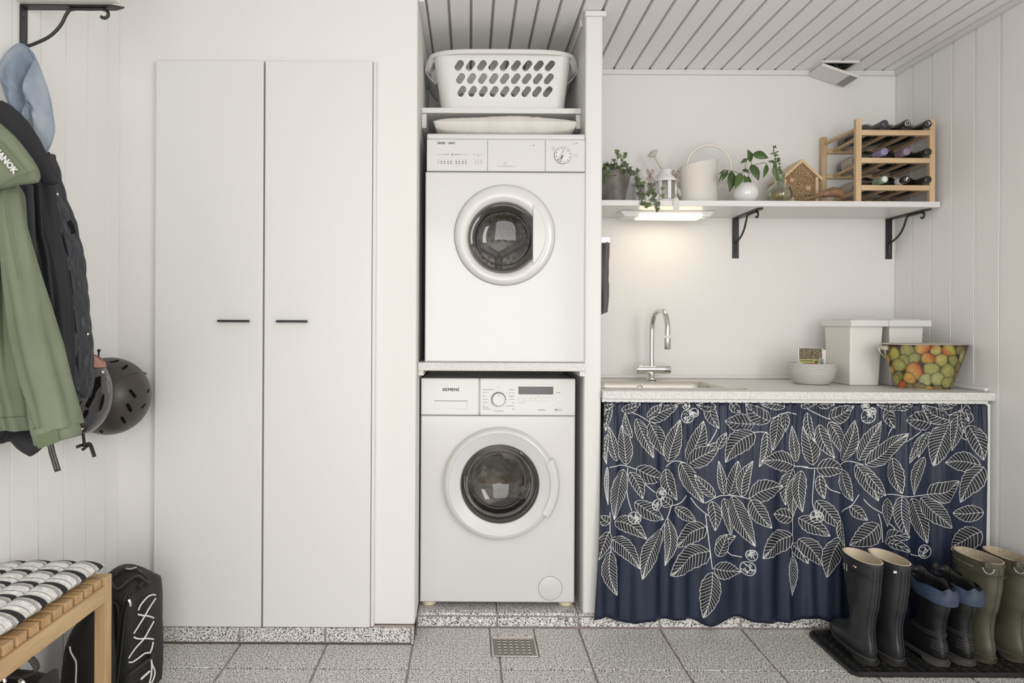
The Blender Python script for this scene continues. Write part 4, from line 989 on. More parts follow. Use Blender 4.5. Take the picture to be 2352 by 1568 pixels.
# bowl and packets
bD=2.80; bc=PXv(1864,bD,860); bw=thing('ribbed_bowl','grey ribbed stoneware bowl holding seed packets on the counter','bowl',(bc,bD,CZ))
m=MB(); pr=[(.062,.0004)]
rt=52/ (F/2.72); hb=.088
for k in range(45):
    t=k/44; r=.066+(rt-.066)*(1-(1-t)**2.6); r=r+.0024*abs(sin(t*pi*11)); pr.append((r,.003+(hb-.003)*t))
pr+=[(rt-.004,hb+.001),(rt-.010,hb-.004),(.06,.01)]
m.lathe(pr,(bc,bD,CZ),'Z',48,cap0=True,cap1=True); m.build('bowl','bowl',bw,smooth=True,angle=60)
def packet(label,x0,x1,y0,y1,D,mt,tilt,extra=None,name='seed_packet'):
    a=P(x0,y0,D); b_=P(x1,y1,D); o=thing(name,label,'seed packet',((a.x+b_.x)/2,D,CZ+.012),'seed packets in the bowl')
    zb2=CZ+.046; MB().box((a.x,D,zb2),(b_.x,D+.003,a.z)).build('paper','paperw',o,bevel=.0006)
    if extra: extra(o,a,b_,D)
    return o
def ex1(o,a,b_,D):
    MB().box((a.x+.003,D-.0008,PZ(821,D)),(b_.x-.004,D-.0001,a.z-.001)).build('photo_print','paperb',o)
    MB().box((a.x+.003,D-.0008,PZ(833,D)),(b_.x-.02,D-.0001,PZ(821.5,D))).build('green_band','paperg',o)
    t=MB(); t.lathe([(.004,D-.0012),(.003,D-.0012)],(PXv(1874,D,827),0,PZ(827,D)),'Y',16,cap0=True,cap1=True); t.box((PXv(1838,D),D-.0012,PZ(825,D)),(PXv(1868,D),D-.0009,PZ(823.5,D))); t.box((PXv(1845,D),D-.0012,PZ(830,D)),(PXv(1869,D),D-.0009,PZ(829,D))); t.build('print_marks','ink',o)
packet('seed packet with a brown photo and green band, front of the bowl',1834,1890,799,868,2.775,'paperw',0,ex1)
packet('tall white packet edge standing behind the photo packet',1890,1897,803,868,2.80,'paperw',0)
def ex2(o,a,b_,D):
    MB().box((a.x+.001,D-.0008,PZ(845,D)),(b_.x-.001,D-.0001,a.z-.001)).build('striped_print','papers',o)
    t=MB()
    for q in range(3): t.box((-.008,-.0012,-.0008),(.008,-.0009,.0008),0,Matrix.Translation(((a.x+b_.x)/2,D,a.z-.007-.006*q))@Matrix.Rotation(.6,4,'Y'))
    t.build('print_marks','ink',o)
packet('sage green striped seed packet at the bowl front right',1881,1892,823,868,2.762,'papers',0,ex2)
def ex3(o,a,b_,D): MB().box((a.x+.012,D-.0008,PZ(845,D)),(b_.x-.004,D-.0001,a.z-.0005)).build('red_print','paperr',o)
packet('seed packet with red print, lowest in front of the bowl',1836,1880,833,868,2.758,'paperr',0,ex3)
packet('small white packet at the left behind the others',1829,1834,823,868,2.79,'paperw',0)
# white bins
def bin_(label,x0,x1,tx0,tx1,lx0,lx1,D,dp):
    b=thing('storage_bin',label,'bin',((x0+x1)/2,D+dp/2,CZ),'white lidded bins')
    zt2=PZ(738,D,(x0+x1)/2); 
    m=MB(); r0=[Vector((x0,D+.005,CZ+.0005)),Vector((x1,D+.005,CZ+.0005)),Vector((x1,D+dp-.02,CZ+.0005)),Vector((x0,D+dp-.02,CZ+.0005))]; r1=[Vector((tx0,D,zt2)),Vector((tx1,D,zt2)),Vector((tx1,D+dp,zt2)),Vector((tx0,D+dp,zt2))]
    m.loft([r0,r1]); m.build('body','binp',b,bevel=.006,bseg=3)
    MB().box((lx0,D-.018,zt2-.004),(lx1,D+dp+.012,zt2+.024)).build('lid','whitep',b,bevel=.004,bseg=2)
    MB().box((lx0+.03,D+.01,zt2+.0245),(lx1-.03,D+dp-.02,zt2+.028)).build('lid_panel','whitep',b,bevel=.0015)
bin_('white lidded storage bin beside the ribbed bowl',1.571,1.691,1.569,1.705,1.562,1.7185,2.725,.20)
bin_('white lidded storage bin in the corner behind the pear tub',1.738,1.861,1.731,1.871,1.7198,1.893,2.725,.20)
# pear tub
tD=2.606; t0x,t1x=PXv(2066,2.60,893),PXv(2208,2.545,893); u0x,u1x=PXv(2028,2.61,793),PXv(2226,2.59,793)
tb=thing('fruit_print_tub','oval metal tub printed all over with pears, at the counter end','tub',((t0x+t1x)/2,tD,CZ))
ztb=PZ(791,2.54,2120)
def tubp(a,v,off=0):
    cx_=(t0x+t1x)/2+((u0x+u1x)/2-(t0x+t1x)/2)*v; rx=(t1x-t0x)/2+((u1x-u0x)/2-(t1x-t0x)/2)*v+off; ry=.062+.020*v+off
    e=.97; c_,s_=cos(a),sin(a)
    return Vector((cx_+rx*math.copysign(abs(c_)**e,c_),tD+ry*math.copysign(abs(s_)**e,s_),CZ+.004+v*(ztb-CZ-.004)))
m=MB(); m.loft([[tubp(2*pi*i/72,v) for i in range(72)] for v in (0,.25,.5,.75,1)],True,False); m.build('body','tubbg',tb,smooth=True,solid=.0015,angle=60)
m=MB(); m.tube([tubp(2*pi*i/72,1,.001) for i in range(72)],.0028,8,loop=True); m.build('top_rim','tin',tb,smooth=True)
m=MB(); m.tube([tubp(2*pi*i/72,0,.0005)+Vector((0,0,-.0012)) for i in range(72)],.0022,8,loop=True); m.build('base_rim','tin',tb,smooth=True)
m=MB(); q=tubp(pi,.93,.002); m.tube(spl([q+Vector((0,-.022,.0)),q+Vector((-.012,-.024,-.004)),q+Vector((-.006,-.018,-.028)),q+Vector((.002,-.004,-.040)),q+Vector((-.004,.014,-.024)),q+Vector((-.010,.018,-.004)),q+Vector((0,.018,0))],6),.0025,8); m.build('ring_handle','tin',tb,smooth=True)
m=MB(); q=tubp(pi,.93,.001); m.box((q.x-.006,q.y-.022,q.z-.012),(q.x+.002,q.y+.018,q.z+.006)); m.build('handle_plate','tin',tb,bevel=.002)
# pears as printed patches. crop coordinates (origin 1780,680 scale 4.112): cx,cy,rx,ry,angle,r,g,b
YG=(.50,.46,.10); GG=(.44,.42,.13); GR=(.34,.33,.10); OR=(.62,.36,.08); RD=(.60,.16,.05); BR=(.26,.19,.07); PY=(.58,.50,.16); LG=(.47,.49,.20)
pears=[(1115,545,55,62,.3,YG,0),(1240,515,68,58,0,GR,0),(1385,495,75,52,-.3,OR,1),(1515,505,55,52,.4,PY,1),(1640,510,72,58,.8,YG,2),(1745,510,42,42,0,BR,0),(1215,600,55,50,.7,GR,0),(1310,590,60,52,-.5,GR,0),(1440,585,68,52,.2,OR,2),(1570,600,60,58,1.2,PY,0),(1680,610,45,55,-.3,GR,0),(1770,580,35,70,.2,GG,0),
 (1160,650,68,58,.2,GG,0),(1315,700,88,68,.85,OR,2),(1470,685,80,58,0,GG,0),(1630,705,70,66,.6,GG,0),(1735,680,40,55,.1,BR,0),(1150,760,50,60,1.0,GR,0),(1265,770,62,50,.6,OR,0),(1420,785,60,62,.9,LG,0),(1530,785,68,62,-.8,LG,0),(1625,815,62,48,-.5,GG,0),(1715,770,35,55,.2,BR,0),(1125,800,48,65,.6,YG,0),(1055,610,30,60,.3,OR,2),(1360,860,75,45,.1,BR,0),(1265,860,50,38,.2,BR,0),(1195,840,36,45,.8,RD,1),(1530,870,55,30,0,BR,0),(1690,850,40,45,0,GR,0),(1095,700,30,40,.2,OR,0),(1060,500,30,40,0,BR,0),(1450,872,40,24,0,OR,0)]
m=MB(); m.c=[]
def tub_at(px_,py_,off):
    v=.5
    for _ in range(3):
        lo,hi=-1.35*pi,.35*pi; 
        for _ in range(22):
            mid=(lo+hi)/2; q=tubp(mid,v,off); xx=VX+q.x*F/q.y-ROLL*(H-q.z)*F/q.y
            # projected x grows with the angle over the visible side
            if xx<px_: lo=mid
            else: hi=mid
        a=(lo+hi)/2; q=tubp(a,v,off); zz=P(px_,py_,q.y).z
        v=max(.012,min(.988,(zz-CZ-.004)/(ztb-CZ-.004)))
    a=max(-1.06*pi,min(-.03*pi,a))
    return tubp(a,v,off)
for k,(cx_,cy_,rx,ry,an,colr,bl_) in enumerate(pears):
    base=len(m.v); n=22; R5=6; off=.0006+.00006*k
    vs=[];cs=[]
    for j in range(R5+1):
        t=j/R5
        for i in range(n):
            a=2*pi*i/n; pear=1.07+.14*cos(a)-.07*cos(2*a)
            lx_,ly_=rx*t*cos(a)*pear*1.06,ry*t*sin(a)*1.10*(1-.12*max(0,cos(a)))
            X=cx_+lx_*cos(an)-ly_*sin(an); Y=cy_+lx_*sin(an)+ly_*cos(an)
            vs.append(tub_at(1780+X/4.112,680+Y/4.112,off))
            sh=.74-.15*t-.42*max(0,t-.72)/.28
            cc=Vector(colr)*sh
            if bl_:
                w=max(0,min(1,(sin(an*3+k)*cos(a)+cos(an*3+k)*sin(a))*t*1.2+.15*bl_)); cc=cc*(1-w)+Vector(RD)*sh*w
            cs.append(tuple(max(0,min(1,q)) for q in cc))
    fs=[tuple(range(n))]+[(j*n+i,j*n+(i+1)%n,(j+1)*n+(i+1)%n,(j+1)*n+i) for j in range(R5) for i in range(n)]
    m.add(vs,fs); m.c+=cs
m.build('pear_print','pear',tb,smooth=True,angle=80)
# ---------------------------------------------------------------- floor drain
dn=thing('floor_drain','square perforated steel floor drain below the washing machine','drain',((DX0+DX1)/2,(DY0+DY1)/2,-.006))
DZ=-.001
m=MB(); m.box((DX0,DY0,-.006),(DX1,DY1,DZ-.003)); m.build('grate','drain_steel',dn)
m=MB()
for a,b_ in (((DX0,DY0),(DX1,DY0+.007)),((DX0,DY1-.007),(DX1,DY1)),((DX0,DY0+.007),(DX0+.007,DY1-.007)),((DX1-.007,DY0+.007),(DX1,DY1-.007))): m.box((*a,-.006),(*b_,DZ+.001))
m.build('frame','steel',dn,bevel=.001)
for i in range(6):
    for j in range(6):
        x=DX0+.028+i*.021; y=DY0+.024+j*.0205
        h=MB(); h.box((x-.0045,y-.0022,DZ-.0031),(x+.0045,y+.0022,DZ-.0027)); h.build('slot','dark',dn)
        h=MB(); h.add([(x-.005,y+.001,DZ-.003),(x+.005,y+.001,DZ-.003),(x+.004,y+.0045,DZ+.0005),(x-.004,y+.0045,DZ+.0005),(x-.005,y+.007,DZ-.003),(x+.005,y+.007,DZ-.003)],[(0,1,2,3),(3,2,5,4),(0,3,4),(1,5,2)]); h.build('raised_lip','nickel',dn)
# ---------------------------------------------------------------- curtain
CT0,CT1=CZ-.045,.036
def cur(X,z):
    t=max(0,min(1,(CT0-z)/(CT0-CT1)))
    y=2.472-.004*t
    g=exp(-t*7)
    y+=g*(.0035*sin(X*230+2*sin(X*31))+.002*sin(X*410))
    f=1.0*sin(X*37+2.0*sin(X*7.3+.5)+.6*t)+.38*sin(X*76+1.7+1.2*sin(X*11)-.8*t)+.5*noise.noise(Vector((X*9,t*1.2,3)))
    y+=(1-g)*(.0095+.0065*t)*math.tanh(1.5*f*(.6+.4*sin(X*4.1+2.4)**2))
    # pleat edges
    for xe,wd in ((1.205,.012),(1.378,.012),(1.63,.010)):
        d=(X-xe)/wd
        if -4<d<1: y-=.006*exp(-d*d)*t**.3
    return y+.010*exp(-((X-.49)/.02)**2)*-t
CE0,CE1=lambda z: .503-.035*(1-max(0,min(1,(z-.04)/.82)))**1.4, lambda z: 1.935-.02*(1-z/.85)
def curp(u,v):
    z0=CT1+.010*sin(u*34+1)+.008*sin(u*57)*(1-u)
    z=z0+(CT0-z0)*v; X=CE0(z)+(CE1(z)-CE0(z))*u
    return Vector((X,cur(X,z),z+ (0.004*sin(u*300) if v>.995 else 0)))
cu=thing('curtain','navy cotton curtain printed with white leaves, hung under the counter','curtain',(1.22,2.47,CT1-.01))
MB().grid(curp,560,60).build('cloth','navy',cu,smooth=True,solid=.001,off=1,angle=180)
MB().tube([(PRX+.006,2.478,CT0+.004),(XR-.032,2.478,CT0+.004)],.0045,8).build('curtain_wire','nickel',cu,smooth=True)
pr_=MB(); CD=2.462
def XZ(x,y): q=P(x,y,CD); return Vector((q.x,q.z))
RIB=[]; POLY=[]; LAY=[-1]; FIL=MB()
def ribbon(pts,w=.00115): RIB.append((LAY[0],pts,w))
def inside(p,poly):
    c=False; n=len(poly); x,y=p.x,p.y; x1,y1=poly[-1]
    for x2,y2 in poly:
        if (y2>y)!=(y1>y) and x<(x1-x2)*(y-y2)/(y1-y2)+x2: c=not c
        x1,y1=x2,y2
    return c
def flush():
    bb_=[(min(q[0] for q in p),max(q[0] for q in p),min(q[1] for q in p),max(q[1] for q in p)) for _,p in POLY]
    for lay,pts,w in RIB:
        P2=[pts[0]]
        for a,b_ in zip(pts,pts[1:]):
            n=max(1,int((b_-a).length/.006))
            for k in range(1,n+1): P2.append(a+(b_-a)*k/n)
        ok=[]
        for p in P2:
            v=CT1+.002<p.y<CT0+.001 and CE0(p.y)+.001<p.x<CE1(p.y)-.001
            if v:
                for (l2,po),b4 in zip(POLY,bb_):
                    if l2>lay and b4[0]<p.x<b4[1] and b4[2]<p.y<b4[3] and inside(p,po): v=False; break
            ok.append(v)
        vs=[]
        for k,p in enumerate(P2):
            t=P2[min(k+1,len(P2)-1)]-P2[max(k-1,0)]
            if t.length<1e-6: t=Vector((1,0))
            t.normalize(); n=Vector((-t.y,t.x))
            for s_ in (-w,w):
                q=p+n*s_; vs.append(Vector((q.x,cur(q.x,q.y)-.0024,q.y)))
        fs=[(2*k,2*k+2,2*k+3,2*k+1) for k in range(len(P2)-1) if ok[k] and ok[k+1]]
        if fs: pr_.add(vs,fs)
    pr_.v=pr_.v
random.seed(11)
def cleaf(o,bx,by,tx,ty,w,bend=None):
    S=2.904; b_=XZ(o[0]+bx/S,o[1]+by/S); t=XZ(o[0]+tx/S,o[1]+ty/S); d=t-b_; L=d.length; dn_=d.normalized(); n=Vector((-dn_.y,dn_.x)); W_=w*1.07/S*CD/F/2
    if bend is None: bend=random.uniform(-.10,.10)
    def c(u): return b_+d*u+n*(bend*L*sin(pi*u))
    def prof(u): return (sin(pi*u**.78)**.85)*(1-.15*u) if 0<u<1 else 0
    LAY[0]+=1; edg=[[],[]]
    N=18; ctr=[c(k/N) for k in range(N+1)]; ribbon(ctr,.00085)
    for sg in (-1,1):
        ed=[c(k/N)+n*sg*W_*prof(k/N)*(1+.05*sin(k*1.9+sg)) for k in range(N+1)]; ribbon(ed,.0009); edg[sg>0]=ed
        nv=max(4,int(L/.0125))
        for q in range(1,nv):
            u=q/nv*.92; u2=min(.985,u+.13+.10*W_/L*2)
            e=c(u2)+n*sg*W_*prof(u2); m_=c(u); mid=(m_+e)/2+dn_*(-.0015)
            ribbon([m_,mid,e],.00062)
    POLY.append((LAY[0],[(q.x,q.y) for q in edg[0]]+[(q.x,q.y) for q in reversed(edg[1])]))
    K_=max(3,int(W_*2/.006)); M_=max(6,int(L/.008))
    def okp(p): return CT1+.001<p.y<CT0+.001 and CE0(p.y)<p.x<CE1(p.y)
    g=[[c(k/M_)+n*W_*prof(k/M_)*(2*q/K_-1)*.98 for q in range(K_+1)] for k in range(M_+1)]
    fs=[(k*(K_+1)+q,k*(K_+1)+q+1,(k+1)*(K_+1)+q+1,(k+1)*(K_+1)+q) for k in range(M_) for q in range(K_) if okp(g[k][q]) and okp(g[k+1][q+1])]
    if fs: FIL.add([Vector((p.x,cur(p.x,p.y)-.0014,p.y)) for r_ in g for p in r_],fs)
def berry(o,x,y,r):
    S=2.904; c=XZ(o[0]+x/S,o[1]+y/S); R_=r/S*CD/F
    ribbon([c+Vector((R_*cos(a*pi/12),R_*sin(a*pi/12))) for a in range(25)],.0013)
    p=c.copy(); 
    for q in range(16):
        a0=random.uniform(0,6.3); rr=random.uniform(0,.8)*R_; s0=c+Vector((rr*cos(a0),rr*sin(a0))); pp=[s0]; an=random.uniform(0,6.3)
        for _ in range(4):
            an+=random.uniform(-1.2,1.2); nx=pp[-1]+Vector((cos(an),sin(an)))*R_*.22
            if (nx-c).length<R_*.95: pp.append(nx)
        if len(pp)>1: ribbon(pp,.0010)
def stem(o,pts,w=.0014): 
    S=2.904; ribbon([Vector((q.x,q.y)) for q in spl([(*XZ(o[0]+a/S,o[1]+b_/S),0) for a,b_ in pts],5)],w)
A=(1360,900); B=(1840,900)
for q in ([(100,505),(200,492),(300,520)],[(500,505),(560,460),(640,480)],[(640,380),(760,362),(900,310),(1085,270),(1170,270)],[(835,250),(800,320),(760,370)],[(530,765),(590,735),(630,690)],[(755,745),(850,693),(940,695),(1050,715)],[(760,820),(780,1000),(800,1180)],[(190,120),(300,150),(385,200)],[(320,560),(350,610),(420,670)],[(245,510),(240,680),(270,800)],[(665,710),(710,770),(775,825)],[(900,1060),(940,1095),(1010,1110)],[(535,765),(510,850),(470,920)],[(1085,215),(1180,190),(1290,140),(1370,150)],[(1350,500),(1365,500),(1452,505)],[(118,800),(118,950),(125,1060)],[(1350,760),(1350,960),(1345,1100)]): stem(A,q)
for q in ([(0,500),(100,512),(270,480)],[(270,480),(330,465),(430,490)],[(480,362),(550,355),(618,245)],[(460,370),(700,330),(880,215),(1060,130),(1120,115),(1165,180),(1130,215)],[(500,722),(560,688),(730,697),(860,690)],[(270,800),(350,765),(400,690)],[(512,810),(530,880),(540,1000)],[(1080,305),(1130,320),(1130,230)],[(100,520),(85,720),(100,800)],[(145,560),(180,640),(255,670)],[(430,720),(470,765),(535,805)],[(600,880),(640,915),(655,950)],[(720,1075),(760,1090),(800,1100)],[(20,100),(200,185),(300,180)]): stem(B,q)
for l in ((235,490,203,222,100),(165,460,112,230,70),(270,310,225,135,50),(300,180,410,440,85),(385,205,505,440,110),(515,470,590,185,105),(640,460,750,195,120),(640,490,850,365,130),(840,380,900,272,55),(385,190,575,95,110),(200,125,330,70,60),(370,170,470,80,60),(780,80,850,245,80),(830,100,700,85,60),(1085,215,890,195,130),(1085,270,890,470,150),(1165,270,1115,500,75),(1190,195,1030,80,115),(1250,160,1205,390,100),(1290,140,1295,270,55),(1290,100,1130,85,70),(1365,500,1130,460,130),(1375,470,1340,225,70),(1350,520,1300,760,95),(1400,540,1350,850,105),(300,515,490,580,115),(500,520,565,720,90),(590,470,750,745,115),(215,520,145,850,110),(260,540,340,715,80),(290,740,485,860,110),(535,765,470,710,70),(555,770,705,875,75),(820,700,690,555,70),(880,680,845,460,60),(920,690,985,465,110),(1010,705,1075,460,80),(1050,710,1283,632,140),(800,730,820,925,85),(880,710,935,970,85),(940,700,1085,1028,125),(1060,720,1195,905,110),(765,900,553,1030,140),(785,1060,527,1230,165),(800,1200,742,1508,130),(810,1175,1003,1210,115),(820,1040,970,970,90),(840,1095,900,950,95),(150,860,362,978,110),(120,970,322,1182,115),(120,1060,170,1360,105),(470,920,335,1250,115),(510,850,495,1170,75),(110,930,38,1110,90),(118,870,50,820,70),(1350,850,1210,812,95),(1350,960,1135,1108,155),(1350,1100,1347,1370,65),(1345,1020,1452,1152,80),(130,90,90,260,50),(105,280,95,480,40),(100,500,105,750,28),(60,100,150,90,60),(470,75,600,75,50),(930,75,1000,140,60)):
    cleaf(A,*l)
for l in ((90,490,22,230,110),(50,140,100,335,60),(125,220,222,440,90),(190,200,285,430,95),(280,460,370,188,110),(400,460,540,195,105),(440,490,722,275,125),(190,180,357,95,110),(120,90,230,85,60),(580,110,640,245,80),(680,100,510,85,60),(880,215,705,190,125),(850,280,720,475,70),(872,270,790,440,65),(1000,200,898,498,150),(1000,190,820,90,105),(1050,150,1013,395,95),(1075,130,1105,280,55),(1130,225,1218,455,110),(1200,490,960,470,130),(1215,500,1078,742,130),(1212,800,1025,812,110),(1200,930,1000,1052,150),(15,530,25,810,95),(115,515,282,520,120),(275,520,360,735,100),(130,560,155,712,60),(380,490,512,725,110),(450,545,565,692,75),(625,445,680,682,100),(835,438,757,690,85),(860,690,1072,600,140),(575,710,588,905,90),(680,700,705,970,85),(735,710,860,1018,135),(810,710,1020,912,125),(345,770,452,860,75),(512,880,340,1032,140),(110,730,265,905,110),(0,850,187,957,110),(0,990,147,1162,125),(262,960,165,1232,120),(250,850,305,1040,60),(560,1000,722,962,90),(600,1015,722,1062,60),(640,110,760,75,50),(920,85,1060,70,60),(1090,75,1130,200,50),(5,95,110,80,60)):
    cleaf(B,*l)
LAY[0]=9999
for q in ((640,165,43),(685,140,30),(632,92,25),(465,682,37),(436,752,37),(288,845,40),(1065,1088,36),(1043,1178,45)): berry(A,*q)
for q in ((455,165,45),(482,130,24),(435,95,25),(110,835,40),(838,1072,45)): berry(B,*q)
flush()
FIL.build('leaf_fill','navyfill',cu,kind='stuff',recalc=False,label='near-black fill of the printed leaves',smooth=True,angle=180)
pr_.build('leaf_print','print',cu,kind='stuff',recalc=False,label='white leaf and berry line print')
# ---------------------------------------------------------------- boot tray and boots
TX0,TX1,TY0,TY1=1.252,1.952,2.145,2.447
ty=thing('boot_tray','black ribbed rubber boot tray on the granite floor by the right wall','tray',((TX0+TX1)/2,2.3,0))
m=MB(); m.loft([rrect(TX0,TX1,TY0,TY1,.03,.0006),rrect(TX0-.002,TX1,TY0-.002,TY1,.03,.012),rrect(TX0+.003,TX1-.004,TY0+.003,TY1-.003,.03,.016),rrect(TX0+.008,TX1-.008,TY0+.008,TY1-.008,.028,.014),rrect(TX0+.014,TX1-.014,TY0+.014,TY1-.014,.025,.005)]); m.build('tray','tray',ty,smooth=True,angle=50)
m=MB()
for i in range(19):
    for j in range(8):
        x=TX0+.036+i*.0352; y=TY0+.034+j*.0335
        m.lathe([(.0125,.005),(.0125,.0062),(.0105,.0062),(.0098,.0052),(.0055,.0052),(.0045,.0062),(.001,.0062)],(x,y,0),'Z',16)
m.build('raised_rings','tray',ty,kind='stuff',smooth=True,angle=30)
def boot(label,X,Y,hd,height,mt,solemt,lin,style,group):
    b=thing('rubber_boot',label,'boot',(X,Y,.0065),group,pi/2+hd)     # local x forward, toe ahead
    k=height/.345; sl=.018
    # z, back, front, halfwidth
    T=[(sl,-.002,.243,.036),(sl+.012,-.005,.243,.039),(sl+.028,-.006,.238,.040),(sl+.045,-.003,.215,.038),(sl+.062,.002,.176,.034),(sl+.080,.005,.138,.031),(sl+.100,.006,.115,.030),(sl+.13,.003,.113,.033),(sl+.18,-.012,.127,.039),(sl+.24,-.024,.141,.042),(height-.02,-.031,.154,.044),(height,-.032,.156,.044)]
    if style=='work': T=[(z,a-.001,f+.001,h*1.02) for z,a,f,h in T]
    if style=='green': T=[(z,a-.004,f+.002,h*1.06+.001) for z,a,f,h in T]
    tilt=.10 if style=='work' else -.02
    def slice_(z,a,f,h,n=40,dz=0):
        xc=(a+f)/2; rx=(f-a)/2; out=[]
        for i in range(n):
            t=2*pi*i/n; c_,s_=cos(t),sin(t)
            w=h*(1+.10*c_) if z<.09 else h
            x=xc+rx*math.copysign(abs(c_)**.9,c_)
            tz=tilt*(x-.05)*max(0,(z-height*.55)/(height*.45)) if z>height*.55 else 0
            lift=.010*max(0,(x-.15)/.1)**1.5 if z<.1 else 0
            out.append(Vector((x,w*math.copysign(abs(s_)**.92,s_),z+tz+lift+dz)))
        return out
    rings=[]; N=len(T)
    for q in range(0,38):
        t=q/37; z=sl+(height-sl)*(t**1.15); a,f,h=lerp(T,z); rings.append(slice_(z,a,f,h))
    m=MB(); m.loft(rings,True,False); up=m.build('upper',mt,b,smooth=True,local=True,angle=70)
    inn=[]
    for q in range(14):
        t=q/13; z=height-.002-(height-.09)*t; a,f,h=lerp(T,z); inn.append(slice_(z,a+.004,f-.004,h-.004))
    m=MB(); top=slice_(height,*T[-1][1:]); m.loft([top,slice_(height,T[-1][1]+.004,T[-1][2]-.004,T[-1][3]-.004,dz=.001)]+inn,False,True); m.build('lining',lin,b,smooth=True,local=True,angle=70)
    # seams
    def around(z,off,r,a0=0,a1=1,n=60):
        a,f,h=lerp(T,z); pts=slice_(z,a-off,f+off,h+off,n); return pts
    m=MB(); m.tube(around(height-.013,.0008,0),.0016,5,loop=True); m.build('rim_band',mt if style!='work' else 'rubberg',b,smooth=True,local=True)
    m=MB(); m.tube(around(sl+.004,.002,0),.0035,6,loop=True); m.build('welt','rubberseam' if style!='green' else 'soleb',b,smooth=True,local=True)
    # back seam
    m=MB(); pts=[]
    for q in range(20):
        z=.04+(height-.06)*q/19; a,f,h=lerp(T,z); tz=tilt*(a-.05)*max(0,(z-height*.55)/(height*.45)); pts.append((a-.0004,0,z+tz))
    if style=='wellie':
        for s_ in (-.012,.012): m.tube([(x+.0006,s_,z) for x,_,z in pts],.0018,5)
    m.tube(pts,.0016 if style!='wellie' else .0024,5); m.build('back_seam','rubberg' if style=='wellie' else (mt if style=='work' else 'soleb'),b,smooth=True,local=True)
    # sole with heel block and tread notches
    m=MB()
    def sr(z,g=0,x0=-.005,x1=.246):
        o=slice_(.0201,x0-g,x1+g,.040+g,40); return [Vector((p.x,p.y,z+(.010*max(0,(p.x-.15)/.1)**1.5))) for p in o]
    m.loft([sr(.010),sr(sl+.001)]); m.loft([[Vector((p.x,p.y,.0004)) for p in sr(0,-.001,-.004,.075)],[Vector((p.x,p.y,.0105)) for p in sr(0,0,-.005,.075)]])
    m.loft([[Vector((p.x,p.y,.0004)) for p in sr(0,-.004,.115,.215)],[Vector((p.x,p.y,.0105)) for p in sr(0,0,.11,.225)]])
    m.build('sole',solemt,b,local=True,smooth=True,angle=40)
    if style=='work':
        m=MB()
        for q in range(4):
            z=.055+q*.0085; a,f,h=lerp(T,z); m.tube([Vector((p.x,p.y,p.z)) for p in slice_(z,a-.001,f,h+.001) if p.x<.035-.003*q][0:],.0018,5)
        z=.105; m.tube(around(z,.0006,0),.0018,5,loop=True); m.tube(around(z-.008,.0006,0),.0018,5,loop=True)
        m.build('heel_ribs','rubberseam',b,smooth=True,local=True)
        m=MB(); rr=[]
        for q in range(14):
            t=q/13; z=height-.045+.055*t; a,f,h=lerp(T,height); s_=slice_(height,a-.007-.004*sin(pi*t)+.004*t,f+.007+.004*sin(pi*t)-.004*t,h+.007+.004*sin(pi*t)-.004*t,60)
            rr.append([Vector((p.x,p.y*(1-.10*t*t),p.z-height+z+.004*t*sin(2*pi*7*k_/60)+.002*t*sin(2*pi*11*k_/60+1)-.012*t*abs(p.y)/.05)) for k_,p in enumerate(s_)])
        inn=[rr[13]]+[[Vector((p.x+(.06-p.x)*(.10+.02*q),p.y*(.80-.02*q),p.z-.004-.014*(q-1))) for p in rr[13]] for q in range(1,5)]
        m.loft(rr,False,False); m.build('drawstring_cuff','navycuff',b,smooth=True,local=True,angle=80)
        m=MB(); m.loft([[p+Vector((0,0,-.0003)) for p in r_] for r_ in inn],False,False); m.build('cuff_lining','blackp',b,smooth=True,local=True,angle=80)
    if style=='wellie_b': pass
    return b,T,slice_
W_='tall charcoal wellington boots'; K_='black work boots with navy cuffs'; G_='olive green rubber boots'
b,T,sl_=boot('tall charcoal wellington with buckled side strap, first from the left on the tray',1.347,2.205,-.05,.345,'rubberg','soled','lining','wellie',W_)
m=MB(); a,f,h=lerp(T,.300); pts=[p for p in sl_(.300,a-.001,f+.001,h+.0015,60)]
pp=[p for p in pts if p.y>0]; m.tube(pp,.006,6,flat=.25,up=(0,1,0)); m.build('strap','rubber',b,smooth=True,local=True)
m=MB(); c=Vector((.075,h+.006,.302)); m.tube([c+Vector((x,0,z)) for x,z in ((-.009,-.010),(.009,-.010),(.009,.010),(-.009,.010))],.0014,6,loop=True); m.build('buckle','nickel',b,local=True)
for kk in range(3): MB().box((.022+.005*kk,h*.86,.318),(.0255+.005*kk,h*.90+.006,.3225)).build('tab','paperw' if kk!=1 else 'paperr',b,local=True)
b,T,sl_=boot('tall charcoal wellington without a buckle showing, second from the left on the tray',1.436,2.200,-.03,.345,'rubberg','soled','lining','wellie',W_)
m=MB(); m.box((-.020,.020,.318),(-.016,.032,.325)); m.build('tab','paperw',b,local=True)
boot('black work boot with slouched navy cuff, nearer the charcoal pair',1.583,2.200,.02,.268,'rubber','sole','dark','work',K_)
boot('black work boot with slouched navy cuff, nearer the green pair',1.672,2.205,-.02,.268,'rubber','sole','dark','work',K_)
